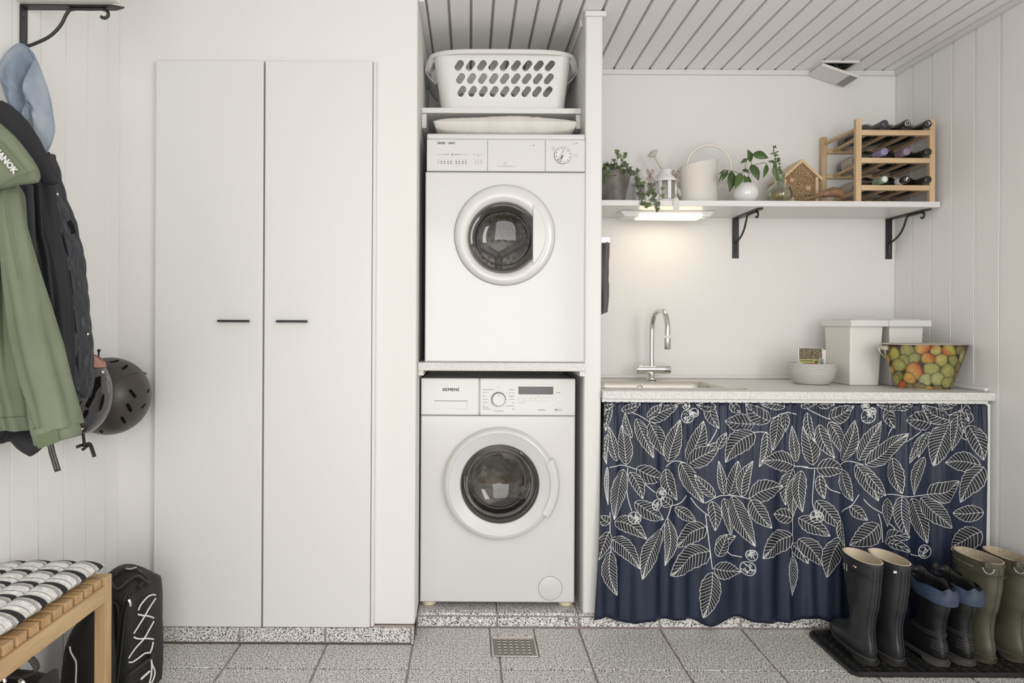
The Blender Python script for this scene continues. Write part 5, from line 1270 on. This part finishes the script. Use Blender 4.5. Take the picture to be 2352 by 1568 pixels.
for lab,X,Y,txt in (('olive green boot with lettering and metal ring, beside the black work boots',1.757,2.222,'ILSE JACOBSEN • Hornbæk'),('olive green boot with metal ring, against the right wall',1.866,2.228,'• Hornbæk')):
    b,T,sl_=boot(lab,X,Y,-.02,.345,'rubbergr','soleb','cork','green',G_)
    h=T[-1][3]
    m=MB(); m.tube([Vector((x,y,z)) for x,y,z in [(p.x,p.y*1.02,p.z) for p in sl_(.300,T[-1][1]-.002,T[-1][2]+.001,h-.001)]],.0016,5,loop=True); m.build('cuff_seam','soleb',b,smooth=True,local=True)
    xf=Matrix.Translation((.083,h+.0012,.320))@Matrix.Rotation(pi,4,'Z')@Matrix.Rotation(pi/2,4,'X')
    m=MB(); m.text(txt,.0112,xf if len(txt)>12 else Matrix.Translation((-.045,0,0))@xf)
    m.v=[Vector((v.x,(h)*sqrt(max(0,1-((v.x-.062)/.0985)**2))**.92+.0016,v.z)) for v in m.v]; m.build('lettering','lining',b,local=True,label='cream lettering round the top')
    m=MB(); c=Vector((-.030,.030,.332)); m.tube([c+Vector((.015*cos(a*pi/10)*.75,.015*cos(a*pi/10)*.7+.003,-.018*sin(a*pi/10)*1.0)) for a in range(11)],.0022,6); m.build('ring','chrome',b,smooth=True,local=True)
    m=MB(); m.box((-.032,.022,.330),(-.014,.044,.350)); m.build('loop','rubbergr',b,local=True,bevel=.003)
# ---------------------------------------------------------------- bench, cushion, bags
BX0,BX1,BYF,BYN=-1.243,-.967,1.797,.80
bn=thing('slatted_bench','light oak slatted bench along the left wall','bench',(-1.1,1.3,0))
for y in (BYF,):
    for x0_,x1_ in ((BX1-.030,BX1),(BX0,BX0+.03)): MB().box((x0_,y-.031,.0005),(x1_,y,.457)).build('leg','benchz',bn,bevel=.0015)
for x0_,x1_ in ((BX1-.030,BX1),(BX0,BX0+.03)):
    MB().box((x0_,BYN,.0005),(x1_,BYN+.031,.457)).build('leg','benchz',bn,bevel=.0015)
    MB().box((x0_+.004,BYN+.0315,.392),(x1_-.0005,BYF-.0315,.4345)).build('rail','bench',bn,bevel=.0012)
MB().box((BX0+.0305,BYF-.024,.392),(BX1-.0305,BYF-.006,.4345)).build('end_rail','benchx',bn,bevel=.0012)
k=0; y=BYF-.0375
while y>BYN+.06:
    MB().box((BX0+.004,y-.031,.435),(BX1-.007,y,.457)).build('slat','benchx',bn,bevel=.0012); y-=.0425; k+=1
MB().box((BX0+.034,BYF-.032,.435),(BX1-.034,BYF-.002,.457)).build('slat','benchx',bn,bevel=.0012)
CXa,CXb,CYa,CYb=-1.252,-.984,.86,1.795
m=MB(); m.c=[]; NU,NV=48,560
def stripe(y):
    t=((CYb-y-.012)/.0785)%1
    if t<.27: return (.022,.021,.022)
    if .34<t<.38 or .42<t<.45: return (.30,.29,.28)
    if .27<=t<.34 or .38<=t<.42: return (.60,.59,.57)
    if .70<t<.722: return (.05,.05,.05)
    return (.78,.77,.745)
def cush(sgn):
    def f(u,v):
        X=CXa+(CXb-CXa)*u; Y=CYa+(CYb-CYa)*v
        a=abs(2*u-1); b_=abs(2*v-1)
        e=(1-a**5)**.5*(1-b_**30)**.5 if a<1 and b_<1 else 0
        tu=abs(sin(pi*u*4))**.55; tv=abs(sin(pi*((CYb-Y)/.0785)))**.55
        puff=.42+.58*(tu*tv)**.6 if 0<u<1 else 0
        z=.4805+sgn*.0245*e*puff
        X+= .006*sin(v*NV*0+ (CYb-Y)/.0785*2*pi)*(2*u-1)*a**6*0.5
        m.c.append(stripe(Y)) ; return Vector((X,Y,z))
    return f
m.grid(cush(1),NU,NV); m.grid(cush(-1),NU,NV)
m.build('bench_cushion','stripe',smooth=True,angle=80,label='tufted bench cushion with black, white and grey stripes',cat='cushion')
# bag tucked under the bench at the near end
ub=thing('black_bag','black bag with a curved strap lying under the bench','bag',(-1.09,1.48,0.02))
m=MB(); inflate(m,[(-60,1552),(-10,1549),(40,1552),(85,1562),(100,1556),(106,1553),(108,1640),(106,1740),(100,1860),(90,1892),(-60,1892)],1.50,.16); m.build('body','pack',ub,smooth=True,angle=80)
m=MB(); m.tube(spl([P(20,1551,1.47),P(52,1552,1.47),P(78,1542,1.47),P(84,1532,1.47),P(74,1515,1.47),P(55,1500,1.47),P(45,1492,1.48)],6),[.010]*30+[.010]*7,8,flat=.5); m.build('strap','web',ub,smooth=True)
m=MB(); m.tube([P(45,1562,1.415),P(52,1566,1.41),P(56,1574,1.41)],.004,6); m.tube([P(8,1556,1.415),P(12,1566,1.415)],.0035,6); m.build('buckle','nickel',ub,smooth=True)
sb=thing('slim_black_bag','slim black bag with a white cord, leaning upright behind the bench leg','bag',(-1.08,1.95,0))
m=MB(); inflate(m,[(160,1470),(172,1440),(190,1415),(215,1388),(236,1372),(252,1380),(252,1652),(143,1652),(147,1560),(154,1500)],1.90,.10,steps=5); m.build('body','pack',sb,smooth=True,angle=80)
m=MB(); m.tube(spl([P(160,1484,1.846),P(163,1498,1.843),P(171,1512,1.842),P(175,1525,1.842),P(174,1568,1.842),P(173,1600,1.842)],5),.0022,6); m.build('cord','cord',sb,smooth=True)
bk_=thing('backpack','black backpack with white bungee cord standing beside the bench end','backpack',(-1.05,2.1,0))
PT=[(1632,246,345),(1600,243,352),(1560,240,356),(1500,240,357),(1420,242,356),(1370,243,354),(1345,244,351),(1334,246,338),(1320,250,322),(1308,258,308),(1301,272,298)]
PK=2.06
def prow(y):
    t=[(q[0],q[1],q[2]) for q in sorted(PT)]
    xl,xr=lerp(t,y); hd=.10 if y>1345 else .10*sqrt(max(.02,(y-1298)/47)); return xl,xr,hd
def psurf(px_,py_,off=0):
    best=None
    for k_ in range(0,150):
        D=1.92+.002*k_; q=P(px_,py_,D); yr=VY+(H-q.z)*F/PK; xl,xr,hd=prow(yr); a=P(xl,yr,PK).x; b_=P(xr,yr,PK).x
        dx_,dy_=(q.x-(a+b_)/2)/((b_-a)/2),(D-PK)/hd; f=abs(dx_)**3.2+abs(dy_)**3.2
        if best is None or f<best[0]: best=(f,q,dx_/((b_-a)/2),dy_/hd)
        if f<1: break
    f,q,gx_,gy_=best; g_=Vector((math.copysign(abs(gx_)**1.3,gx_),math.copysign(abs(gy_)**1.3,gy_),0)).normalized()
    return q+g_*off
m=MB(); rings=[]
ys=[1583]+[1578-k*6 for k in range(40)]+[1341-3*k for k in range(1,14)]
for y in ys:
    xl,xr,hd=prow(y); a=P(xl,y,PK); b_=P(xr,y,PK); xc=(a.x+b_.x)/2; rx=(b_.x-a.x)/2; z=a.z; n=64
    ring_=[]
    for i in range(n):
        t=2*pi*i/n; c_,s_=cos(t),sin(t); X=xc+rx*math.copysign(abs(c_)**.62,c_); Y=PK+hd*math.copysign(abs(s_)**.62,s_)
        w=.003*noise.noise(Vector((X*22,Y*22,z*9)))+.0015*noise.noise(Vector((X*60,Y*60,z*30)))
        ring_.append(Vector((X+w,Y+w,z)))
    rings.append(ring_)
m.loft(rings); m.build('body','pack',bk_,smooth=True,angle=80)
def pc3(pts,r,name,mt,off=.002,n=6,flat=1):
    m=MB(); m.tube(spl([psurf(0+x/4.26,1200+y/4.26,off+.004) for x,y in pts],5),r,n,flat=flat); return m.build(name,mt,bk_,smooth=True)
for pts in ([(1340,850),(1360,800),(1420,725),(1470,703),(1495,708)],[(1497,740),(1440,830),(1390,920),(1300,1075)],[(1335,888),(1370,900),(1430,910),(1480,930)],[(1480,965),(1440,1040),(1390,1130),(1310,1225),(1255,1315)],[(1298,1108),(1340,1128),(1420,1128),(1478,1138)],[(1475,1165),(1465,1220),(1450,1260)],[(1255,1352),(1290,1352),(1350,1310),(1400,1272),(1450,1268)],[(1452,1300),(1465,1380),(1490,1450),(1480,1520),(1440,1600)],[(1455,1300),(1462,1400),(1455,1500),(1430,1600)]):
    pc3(pts,.0024,'bungee_cord','cord',.004)
pc3([(1290,700),(1250,760),(1220,900),(1200,1100),(1180,1300),(1150,1560)],.004,'zip','blackp',.001)
pc3([(1240,690),(1215,760),(1180,950),(1160,1200),(1130,1560)],.004,'zip','blackp',.001)
pc3([(1110,770),(1150,800),(1165,900),(1160,1100),(1120,1500)],.003,'seam','web',.001)
pc3([(1080,540),(1150,640),(1250,560),(1330,520),(1400,560),(1450,590)],.005,'seam','web',.002)
pc3([(1250,740),(1262,770),(1265,805)],.0045,'zip_pull','nickel',.006)
pc3([(1215,440),(1250,450),(1300,437)],.003,'top_zip_pull','nickel',.006)
pc3([(1330,600),(1350,620),(1370,590),(1345,585)],.003,'strap_ring','blackp',.004)
pc3([(1260,1470),(1330,1420),(1430,1340),(1480,1310)],.005,'compression_strap','web',.003)
pc3([(1365,1525),(1400,1490),(1445,1450)],.0035,'reflective_tab','paperw',.003)
pc3([(1445,1285),(1455,1300),(1462,1285)],.006,'cord_lock','blackp',.006)
pc3([(1110,530),(1180,460),(1240,440),(1330,455),(1400,510),(1440,560)],.004,'zip','blackp',.001)
# ---------------------------------------------------------------- hat shelf and bracket on the left wall
MB().box((XL+.0005,.5,2.0255),(-.979,1.846,2.047)).build('hat_shelf','paintw',label='white hat shelf on the left wall at the top edge',cat='shelf',bevel=.001)
b3=bracket('large black scroll bracket on the left wall above the hat',(XL+.0005,1.858,2.0245),pi/2)
# ---------------------------------------------------------------- helmets
def dome(name,c,ax,r,ra,amax,mtl,parent,th=.006,n=64,k=26):
    """ellipsoid cap: ax = pole direction, r=(along pole, side, up)"""
    ax=Vector(ax).normalized(); up=Vector((0,0,1)); sd=ax.cross(up).normalized(); up=sd.cross(ax).normalized()
    m=MB(); rings=[]
    for j in range(k+1):
        t=max(.01,math.radians(amax)*j/k); rings.append([c+ax*(r[0]*cos(t))+sd*(r[1]*sin(t)*cos(2*pi*i/n))+up*(r[2]*sin(t)*sin(2*pi*i/n)) for i in range(n)])
    m.loft(rings,True,False); o=m.build(name,mtl,parent,smooth=True,solid=th,off=-1,angle=80)
    def hit(px_,py_,off=0,):
        o_=Vector((0,0,H)); d=(P(px_,py_,2.0)-o_).normalized()
        R3=Matrix((ax/(r[0]+off),sd/(r[1]+off),up/(r[2]+off))); oo=R3@(o_-c); dd=R3@d
        A_=dd.dot(dd); B_=oo.dot(dd); C_=oo.dot(oo)-1; disc=B_*B_-A_*C_
        t=(-B_-sqrt(disc))/A_ if disc>0 else -B_/A_
        return o_+d*t
    return o,hit
def patch(mb,hit,poly,off,mid=True):
    n=len(poly); cx_,cy_=sum(q[0] for q in poly)/n,sum(q[1] for q in poly)/n; K=5
    P2=[]
    for a,b_ in zip(poly,poly[1:]+poly[:1]): P2+=[a,((a[0]+b_[0])/2,(a[1]+b_[1])/2)]
    n=len(P2); rings=[[hit(x,y,-.003) for x,y in P2]]+[[hit(cx_+(x-cx_)*k/K,cy_+(y-cy_)*k/K,off) for x,y in P2] for k in range(K,0,-1)]
    mb.loft(rings,False,True)
def capsule(x0,y0,x1,y1,w,n=8):
    a=atan2(y1-y0,x1-x0); out=[]
    for cx_,cy_,s_ in ((x1,y1,a-pi/2),(x0,y0,a+pi/2)):
        for k in range(n+1): t=s_+pi*k/n; out.append((cx_+w*cos(t),cy_+w*sin(t)))
    return out
hm2=thing('skate_helmet','matt dark brown helmet with oval vents, hanging on the left wall hook','helmet',P(262,995,2.11),'helmets on the left wall')
c2=P(252,909,2.20); o,h2=dome('shell',c2,(.92,-.38,-.06),(.130,.122,.128),0,112,'helmb',hm2)
CV=lambda x,y:(150+x/5.6,790+y/5.6)
for q in ((745,312,790,282,3.2),(838,600,895,672,4.3),(805,785,838,850,4.6),(730,950,762,1002,4.0),(455,1122,470,1135,2.8),(585,232,680,212,2.0),(1060,620,1075,580,1.6),(985,820,1030,770,1.6)):
    m=MB(); x0,y0=CV(q[0],q[1]); x1,y1=CV(q[2],q[3]); patch(m,h2,capsule(x0,y0,x1,y1,q[4]*.95),.0005); m.build('vent','dark',hm2)  # dark patches on the unbroken shell carry the shade of the vents
m=MB(); m.tube(spl([h2(*CV(x,y),.0005) for x,y in ((620,500),(690,455),(760,410),(850,375),(940,362),(1010,365),(1045,385))],6),.0022,6); m.build('crest_seam','helmb',hm2,smooth=True)
hm1=thing('vented_helmet','glossy graphite helmet with angular vents and copper goggles, beside the quilted jacket','helmet',P(178,1000,1.97),'helmets on the left wall')
c1=P(176,905,1.985); o,h1=dome('shell',c1,(.86,-.5,0),(.104,.097,.125),0,108,'helmg',hm1)
for poly in ([(390,430),(460,405),(460,540),(420,580),(385,640),(335,640),(370,520)],[(485,650),(505,640),(498,740),(460,850),(430,860),(455,740)],[(210,720),(215,740),(110,920),(85,950),(80,900)],[(250,850),(300,840),(295,900),(170,1060),(120,1100),(110,1050),(220,920)],[(380,560),(300,700),(250,800),(300,830),(390,660)]):
    m=MB(); patch(m,h1,[CV(*p) for p in poly],.0009); m.build('vent','dark',hm1)  # vent shade laid on the shell as dark patches
m=MB(); patch(m,h1,[CV(*p) for p in ((320,130),(380,135),(460,170),(515,225),(535,290),(480,300),(380,305),(340,260),(318,220))],.003); m.build('goggle_lens','lensp',hm1,smooth=True)
m=MB(); patch(m,h1,[CV(*p) for p in ((130,1130),(220,1075),(240,1085),(150,1160))],.0015); m.build('white_trim','paperw',hm1)
m=MB(); patch(m,h1,[CV(*p) for p in ((462,345),(500,345),(502,360),(485,378),(470,372))],.002); m.build('emblem','paperw',hm1)
m=MB()
for k_,(x,y) in enumerate([(540,415),(548,440),(545,465),(538,490),(547,515),(556,540),(552,565),(560,590),(555,615)]):
    for s_ in (-1,1): m.tube([h1(*CV(x-7*s_,y-6),.0006),h1(*CV(x+7*s_,y+7),.0006)],.0004,4)
m.build('lettering','silverp',hm1)
m=MB(); m.tube(spl([P(190,985,1.99),P(192,1005,1.985),P(194,1020,1.98)],5),.0055,6,flat=.25,up=(0,1,0)); m.tube(spl([P(197,1022,1.978),P(206,1020,1.976),P(211,1030,1.975),P(217,1049,1.975)],5),.0075,6,flat=.2,up=(0,1,0)); m.build('chin_strap','web',hm1,smooth=True)
m=MB(); m.tube([P(177,1026,1.975),P(188,1022,1.972),P(200,1026,1.972),P(190,1032,1.974)],.005,8); m.build('strap_buckle','blackp',hm1,smooth=True)
hk=thing('coat_hook','small dark metal coat hook on the left wall above the helmets','hook',(XL+.001,2.09,PZ(822,2.09,226)))
m=MB(); m.tube(spl([Vector((XL+.001,2.09,PZ(832,2.09,226))),Vector((XL+.06,2.09,PZ(838,2.09,226))),P(224,834,2.09),P(226,822,2.09),P(227,806,2.09)],6),.0028,8); m.sphere(P(227.3,805,2.09),.0055,12); m.build('pin','black',hk,smooth=True)
MB().lathe([(.014,XL+.0005),(.014,XL+.004),(.006,XL+.008)],(0,2.09,PZ(832,2.09,226)),'X',20,cap1=True).build('wall_plate','black',hk)
# ---------------------------------------------------------------- garments
def garment(name,tab,mt,parent,n=96,rows=90,fold=.004,ff=7,quilt=0,seed=0,cap=True,ex=.8,sub=0,drift=1.5):
    tab=sorted(tab); y0,y1=tab[0][0],tab[-1][0]; rings=[]
    for r in range(rows+1):
        y=y1+(y0-y1)*r/rows; xl,xr,D,hd=lerp(tab,y)
        a=P(xl,y,D); b_=P(xr,y,D); ax_=max(a.x,XL+.012); xc=(ax_+b_.x)/2; rx=(b_.x-ax_)/2; ring_=[]
        for i in range(n):
            t=2*pi*i/n; c_,s_=cos(t),sin(t)
            X=xc+rx*math.copysign(abs(c_)**ex,c_); Y=D-hd*math.copysign(abs(s_)**ex,s_)
            f=fold*(sin(t*ff+seed+drift*sin(a.z*3+seed)+a.z*1.5)+.6*sin(t*(ff*1.9)+seed*2-a.z*4)+.7*noise.noise(Vector((X*14,Y*14,a.z*5+seed))))
            if quilt:
                p_=(t*quilt*1.1+a.z*58); q_=(t*quilt*1.1-a.z*58)
                f+=.0075*((abs(sin(p_/2))*abs(sin(q_/2)))**.45-.6)
            nx,ny=c_*.9,-s_
            X=X+f*nx
            ring_.append(Vector((max(X,XL+.003),Y+f*ny,a.z)))
        rings.append(ring_)
    m=MB(); m.loft(rings,cap,cap); return m.build(name,mt,parent,smooth=True,angle=80,sub=sub)
qj=thing('quilted_jacket','dark quilted jacket hanging on the left wall, in front of the helmets','jacket',P(150,915,1.86),'coats on the left wall')
garment('body',[(352,92,118,1.86,.03),(400,92,130,1.86,.04),(450,90,141,1.86,.05),(510,90,165,1.86,.05),(600,90,186,1.86,.05),(700,95,197,1.86,.05),(800,110,208,1.86,.05),(850,130,206,1.86,.05),(895,140,203,1.86,.05),(914,150,196,1.86,.05)],'quilt',qj,fold=.002,quilt=9,seed=2,rows=120,n=120)
m=MB(); m.tube(spl([P(96,468,1.80),P(120,500,1.79),P(140,560,1.79),P(150,620,1.785),P(152,700,1.782),P(150,760,1.782)],6),.004,6); m.build('zip','blackp',qj,smooth=True)
m=MB(); m.tube(spl([P(158,508,1.84),P(166,520,1.84),P(170,536,1.84)],4),.008,6,flat=.3,up=(0,1,0)); m.build('tab','blackp',qj,smooth=True)
m=MB(); m.tube(spl([P(158,880,1.79),P(175,896,1.79),P(196,912,1.79)],4),.004,6); m.build('hem_binding','web',qj,smooth=True)
for x,y in ((131,446),(201,767)): MB().sphere(P(x,y,1.80),.0045,10).build('snap','nickel',qj)
bj=thing('softshell_jacket','charcoal softshell jacket between the green coat and quilted jacket','jacket',P(90,1030,1.75),'coats on the left wall')
garment('body',[(250,-30,20,1.80,.02),(330,-40,60,1.80,.03),(385,-40,100,1.79,.04),(450,-45,112,1.765,.045),(520,-50,120,1.76,.05),(600,-50,140,1.755,.055),(700,-50,150,1.755,.055),(800,-50,153,1.755,.055),(900,-50,156,1.755,.055),(925,-50,150,1.755,.055)],'softblack',bj,fold=.010,ff=9,seed=1,rows=110,n=140)
garment('back_panel',[(900,-50,90,1.76,.05),(960,-50,90,1.76,.05),(1000,-50,50,1.76,.045),(1016,-50,10,1.76,.03)],'softblack',bj,fold=.004,seed=4,rows=20)
m=MB(); m.tube(spl([P(-10,250,1.70),P(30,290,1.69),P(70,350,1.675),P(108,400,1.67),P(130,420,1.67)],6),[.028,.030,.032,.034,.034,.036,.036,.038,.038,.038,.038,.038,.036,.034,.033,.032,.030,.028,.026,.024,.022,.018,.014,.010,.006],14,flat=.55,up=(0,1,0)); m.build('collar','softblack',bj,smooth=True)
m=MB(); m.tube(spl([P(66,425,1.655),P(70,500,1.655),P(72,560,1.655),P(80,650,1.65)],5),.0115,8,flat=.5,up=(0,1,0)); m.build('fleece_strip','fleece',bj,smooth=True)
m=MB(); m.tube([P(45,1000,1.70),P(60,1012,1.70),P(72,1022,1.70),P(84,1033,1.70)],[.024,.027,.026,.022],20); m.build('elastic_cuff','softblack',bj,smooth=True)
gj=thing('green_jacket','sage green softshell jacket with a hood at the left edge of the photo','jacket',P(60,1030,1.6),'coats on the left wall')
GJ=1.62
garment('body',[(400,-90,20,GJ,.03),(450,-100,42,GJ,.05),(560,-110,52,GJ,.06),(700,-120,60,GJ,.065),(850,-120,66,GJ,.07),(950,-120,84,GJ,.07),(981,-120,91,GJ,.065)],'green',gj,fold=.011,ff=7,seed=3,rows=100,n=120)
m=MB(); ct_=spl([P(14,440,GJ-.05),P(26,520,GJ-.055),P(45,620,GJ-.06),P(66,720,GJ-.065),P(92,830,GJ-.07),(P(118,920,GJ-.07)),P(134,985,GJ-.07)],10)
rs=[]; K_n=len(ct_)
for k_,c in enumerate(ct_):
    t=k_/(K_n-1); tg=(ct_[min(k_+1,K_n-1)]-ct_[max(k_-1,0)]).normalized(); nn=Vector((0,1,0)); nn=(nn-tg*nn.dot(tg)).normalized(); bb=tg.cross(nn)
    r=.026+.022*min(1,t*1.6); ring_=[]
    for i_ in range(56):
        a_=2*pi*i_/56; fo=.10*sin(4*a_+3.2*t+1)+.06*sin(7*a_-5*t+2)+.05*noise.noise(Vector((cos(a_)*1.5,sin(a_)*1.5,t*7)))+.07*(t**3)*sin(6*a_+2)
        fo-=.28*exp(-((a_-4.0-.7*(1-t))/.16)**2)*t**.5+.2*exp(-((a_-4.75+.5*(1-t))/.12)**2)*t
        ring_.append(c+(nn*cos(a_)+bb*sin(a_))*r*(1+fo))
    rs.append(ring_)
m.loft(rs)
m.build('sleeve','green',gj,smooth=True,angle=80)
e0,e1=P(126,975,GJ-.07),P(134,1008,GJ-.07); dv=(e1-e0).normalized()
m=MB(); m.tube([e0+dv*.0,e0+dv*.012,e1,e1+dv*.004],[.046,.0495,.0495,.046],36); m.build('cuff','green',gj,smooth=True,angle=50)
m=MB(); q0=P(83,1001,GJ-.118); q1=P(132,986,GJ-.122); dn_=Vector((.2,0,-1)).normalized()
m.loft([[q0+Vector((0,0,.0)),q1,q1+dn_*.028,q0+dn_*.030],[q0+Vector((0,-.003,0)),q1+Vector((0,-.003,0)),q1+dn_*.028+Vector((0,-.003,0)),q0+dn_*.030+Vector((0,-.003,0))]]); m.build('cuff_tab','greend',gj,bevel=.001)
m=MB(); inflate(m,[(-80,250),(-20,270),(12,293),(35,315),(62,350),(82,382),(88,402),(86,414),(78,420),(40,425),(0,434),(-80,440)],GJ-.11,.05,steps=6,jig=.004); hd_=m.build('hood','green',gj,smooth=True,angle=80)
m=MB(); m.tube(spl([P(-10,315,1.478),P(20,345,1.478),P(45,375,1.478),P(64,397,1.478),P(70,418,1.48)],5),.0015,5); m.tube(spl([P(-5,428,1.478),P(30,409,1.477),P(62,398,1.477),P(86,390,1.48)],5),.0015,5); m.build('hood_seam','greend',hd_,smooth=True)
m=MB(); aa=math.radians(-49); q=P(12,368,1.476); xf=Matrix.Translation(q)@Matrix.Rotation(pi/2,4,'X')@Matrix.Rotation(aa,4,'Z'); [m.text('NANOK',.0195,Matrix.Translation((q*.0006,-.0002*(q+1)-.0001*r_q,r_q*.0005))@xf,align='CENTER',ext=.0008) for q in (-1,0,1) for r_q in (-1,1)]; m.build('lettering','print',hd_,label='white printed lettering')
m=MB(); m.tube(spl([P(8,440,GJ-.108),P(18,520,GJ-.118),P(42,640,GJ-.125)],5),.0012,5); m.build('zip_seam','greend',gj,smooth=True)
for yy,x0_,x1_ in ((957,-20,88),):
    m=MB()
    for k_ in range(26): x=x0_+(x1_-x0_)*k_/26; m.tube([P(x,yy-x*.06+2,1.548),P(x+2.5,yy-x*.06+2,1.548)],.0008,4)
    m.build('hem_stitching','ink',gj,kind='stuff')
# lace ends hanging below the cuff
le_=thing('hanging_strap','dark strap with white stitching hanging below the green cuff','strap',P(128,1083,1.66))
m=MB(); m.tube([P(114,1012,1.66),P(120,1040,1.66),P(133,1082,1.66)],.0085,8,flat=.25,up=(0,1,0)); s0=m.build('webbing','web',le_,smooth=True)
m=MB()
for k_ in range(22):
    t=k_/22
    for o_ in (-2.6,3.4): x=114+ (o_)+17*t; y=1020+58*t; m.tube([P(x,y,1.6565),P(x+.5,y+1.2,1.6565)],.0007,4)
m.build('stitching','print',s0,kind='stuff')
# ---------------------------------------------------------------- bucket hat
ht=thing('bucket_hat','pale blue denim hat hanging from the hat shelf bracket','hat',P(70,358,1.765))
HO=[(40,101),(62,108),(82,135),(100,178),(114,222),(121,262),(125,298),(120,322),(107,350),(95,358),(82,345),(62,316),(40,282),(20,240),(6,200),(-4,165),(2,142),(18,118)]
HDp=1.765; o2=spl([Vector((a,b_,0)) for a,b_ in HO],6,True); pts=[P(p.x,p.y,HDp) for p in o2]; hc=P(72,236,HDp)
m=MB(); rings=[]
KK=26
for k_ in range(KK+1):
    t=1-k_/KK; ring_=[]
    for i,p in enumerate(pts):
        ang=2*pi*i/len(pts); q=hc+(p-hc)*max(t,.004)
        base=-.055*(1-t**2.2)                                # crown comes forward
        dent=0; _q=q-hc; lx_=_q.x*30; lz_=_q.z*10
        dent=.050*exp(-((lx_+.30-.12*lz_)/.33)**2)*exp(-((lz_-.45)/.85)**4)+.034*exp(-((lx_-.42)/.35)**2)*exp(-((lz_+.40)/.34)**2)+.016*exp(-(t/.2)**2)
        rad=.0028*sin(ang*9+2)*min(1,t*2)*(1-t)*2 + .004*noise.noise(q*26)
        X=max(q.x,XL+.006)
        ring_.append(Vector((X,q.y+base+dent+rad,q.z)))
    rings.append(ring_)
m.loft(rings,False,True); m.build('crown','denim',ht,smooth=True,solid=.0018,off=0,angle=80)
m=MB(); m.tube(pts,.0022,6,loop=True); m.v=[Vector((max(v.x,XL+.003),v.y,v.z)) for v in m.v]; m.build('brim_edge','denim',ht,smooth=True)
m=MB(); m.sphere(hc+Vector((0,-.0175,0)),.0045,14,(1,.6,1)); m.build('top_button','denim',ht,smooth=True)
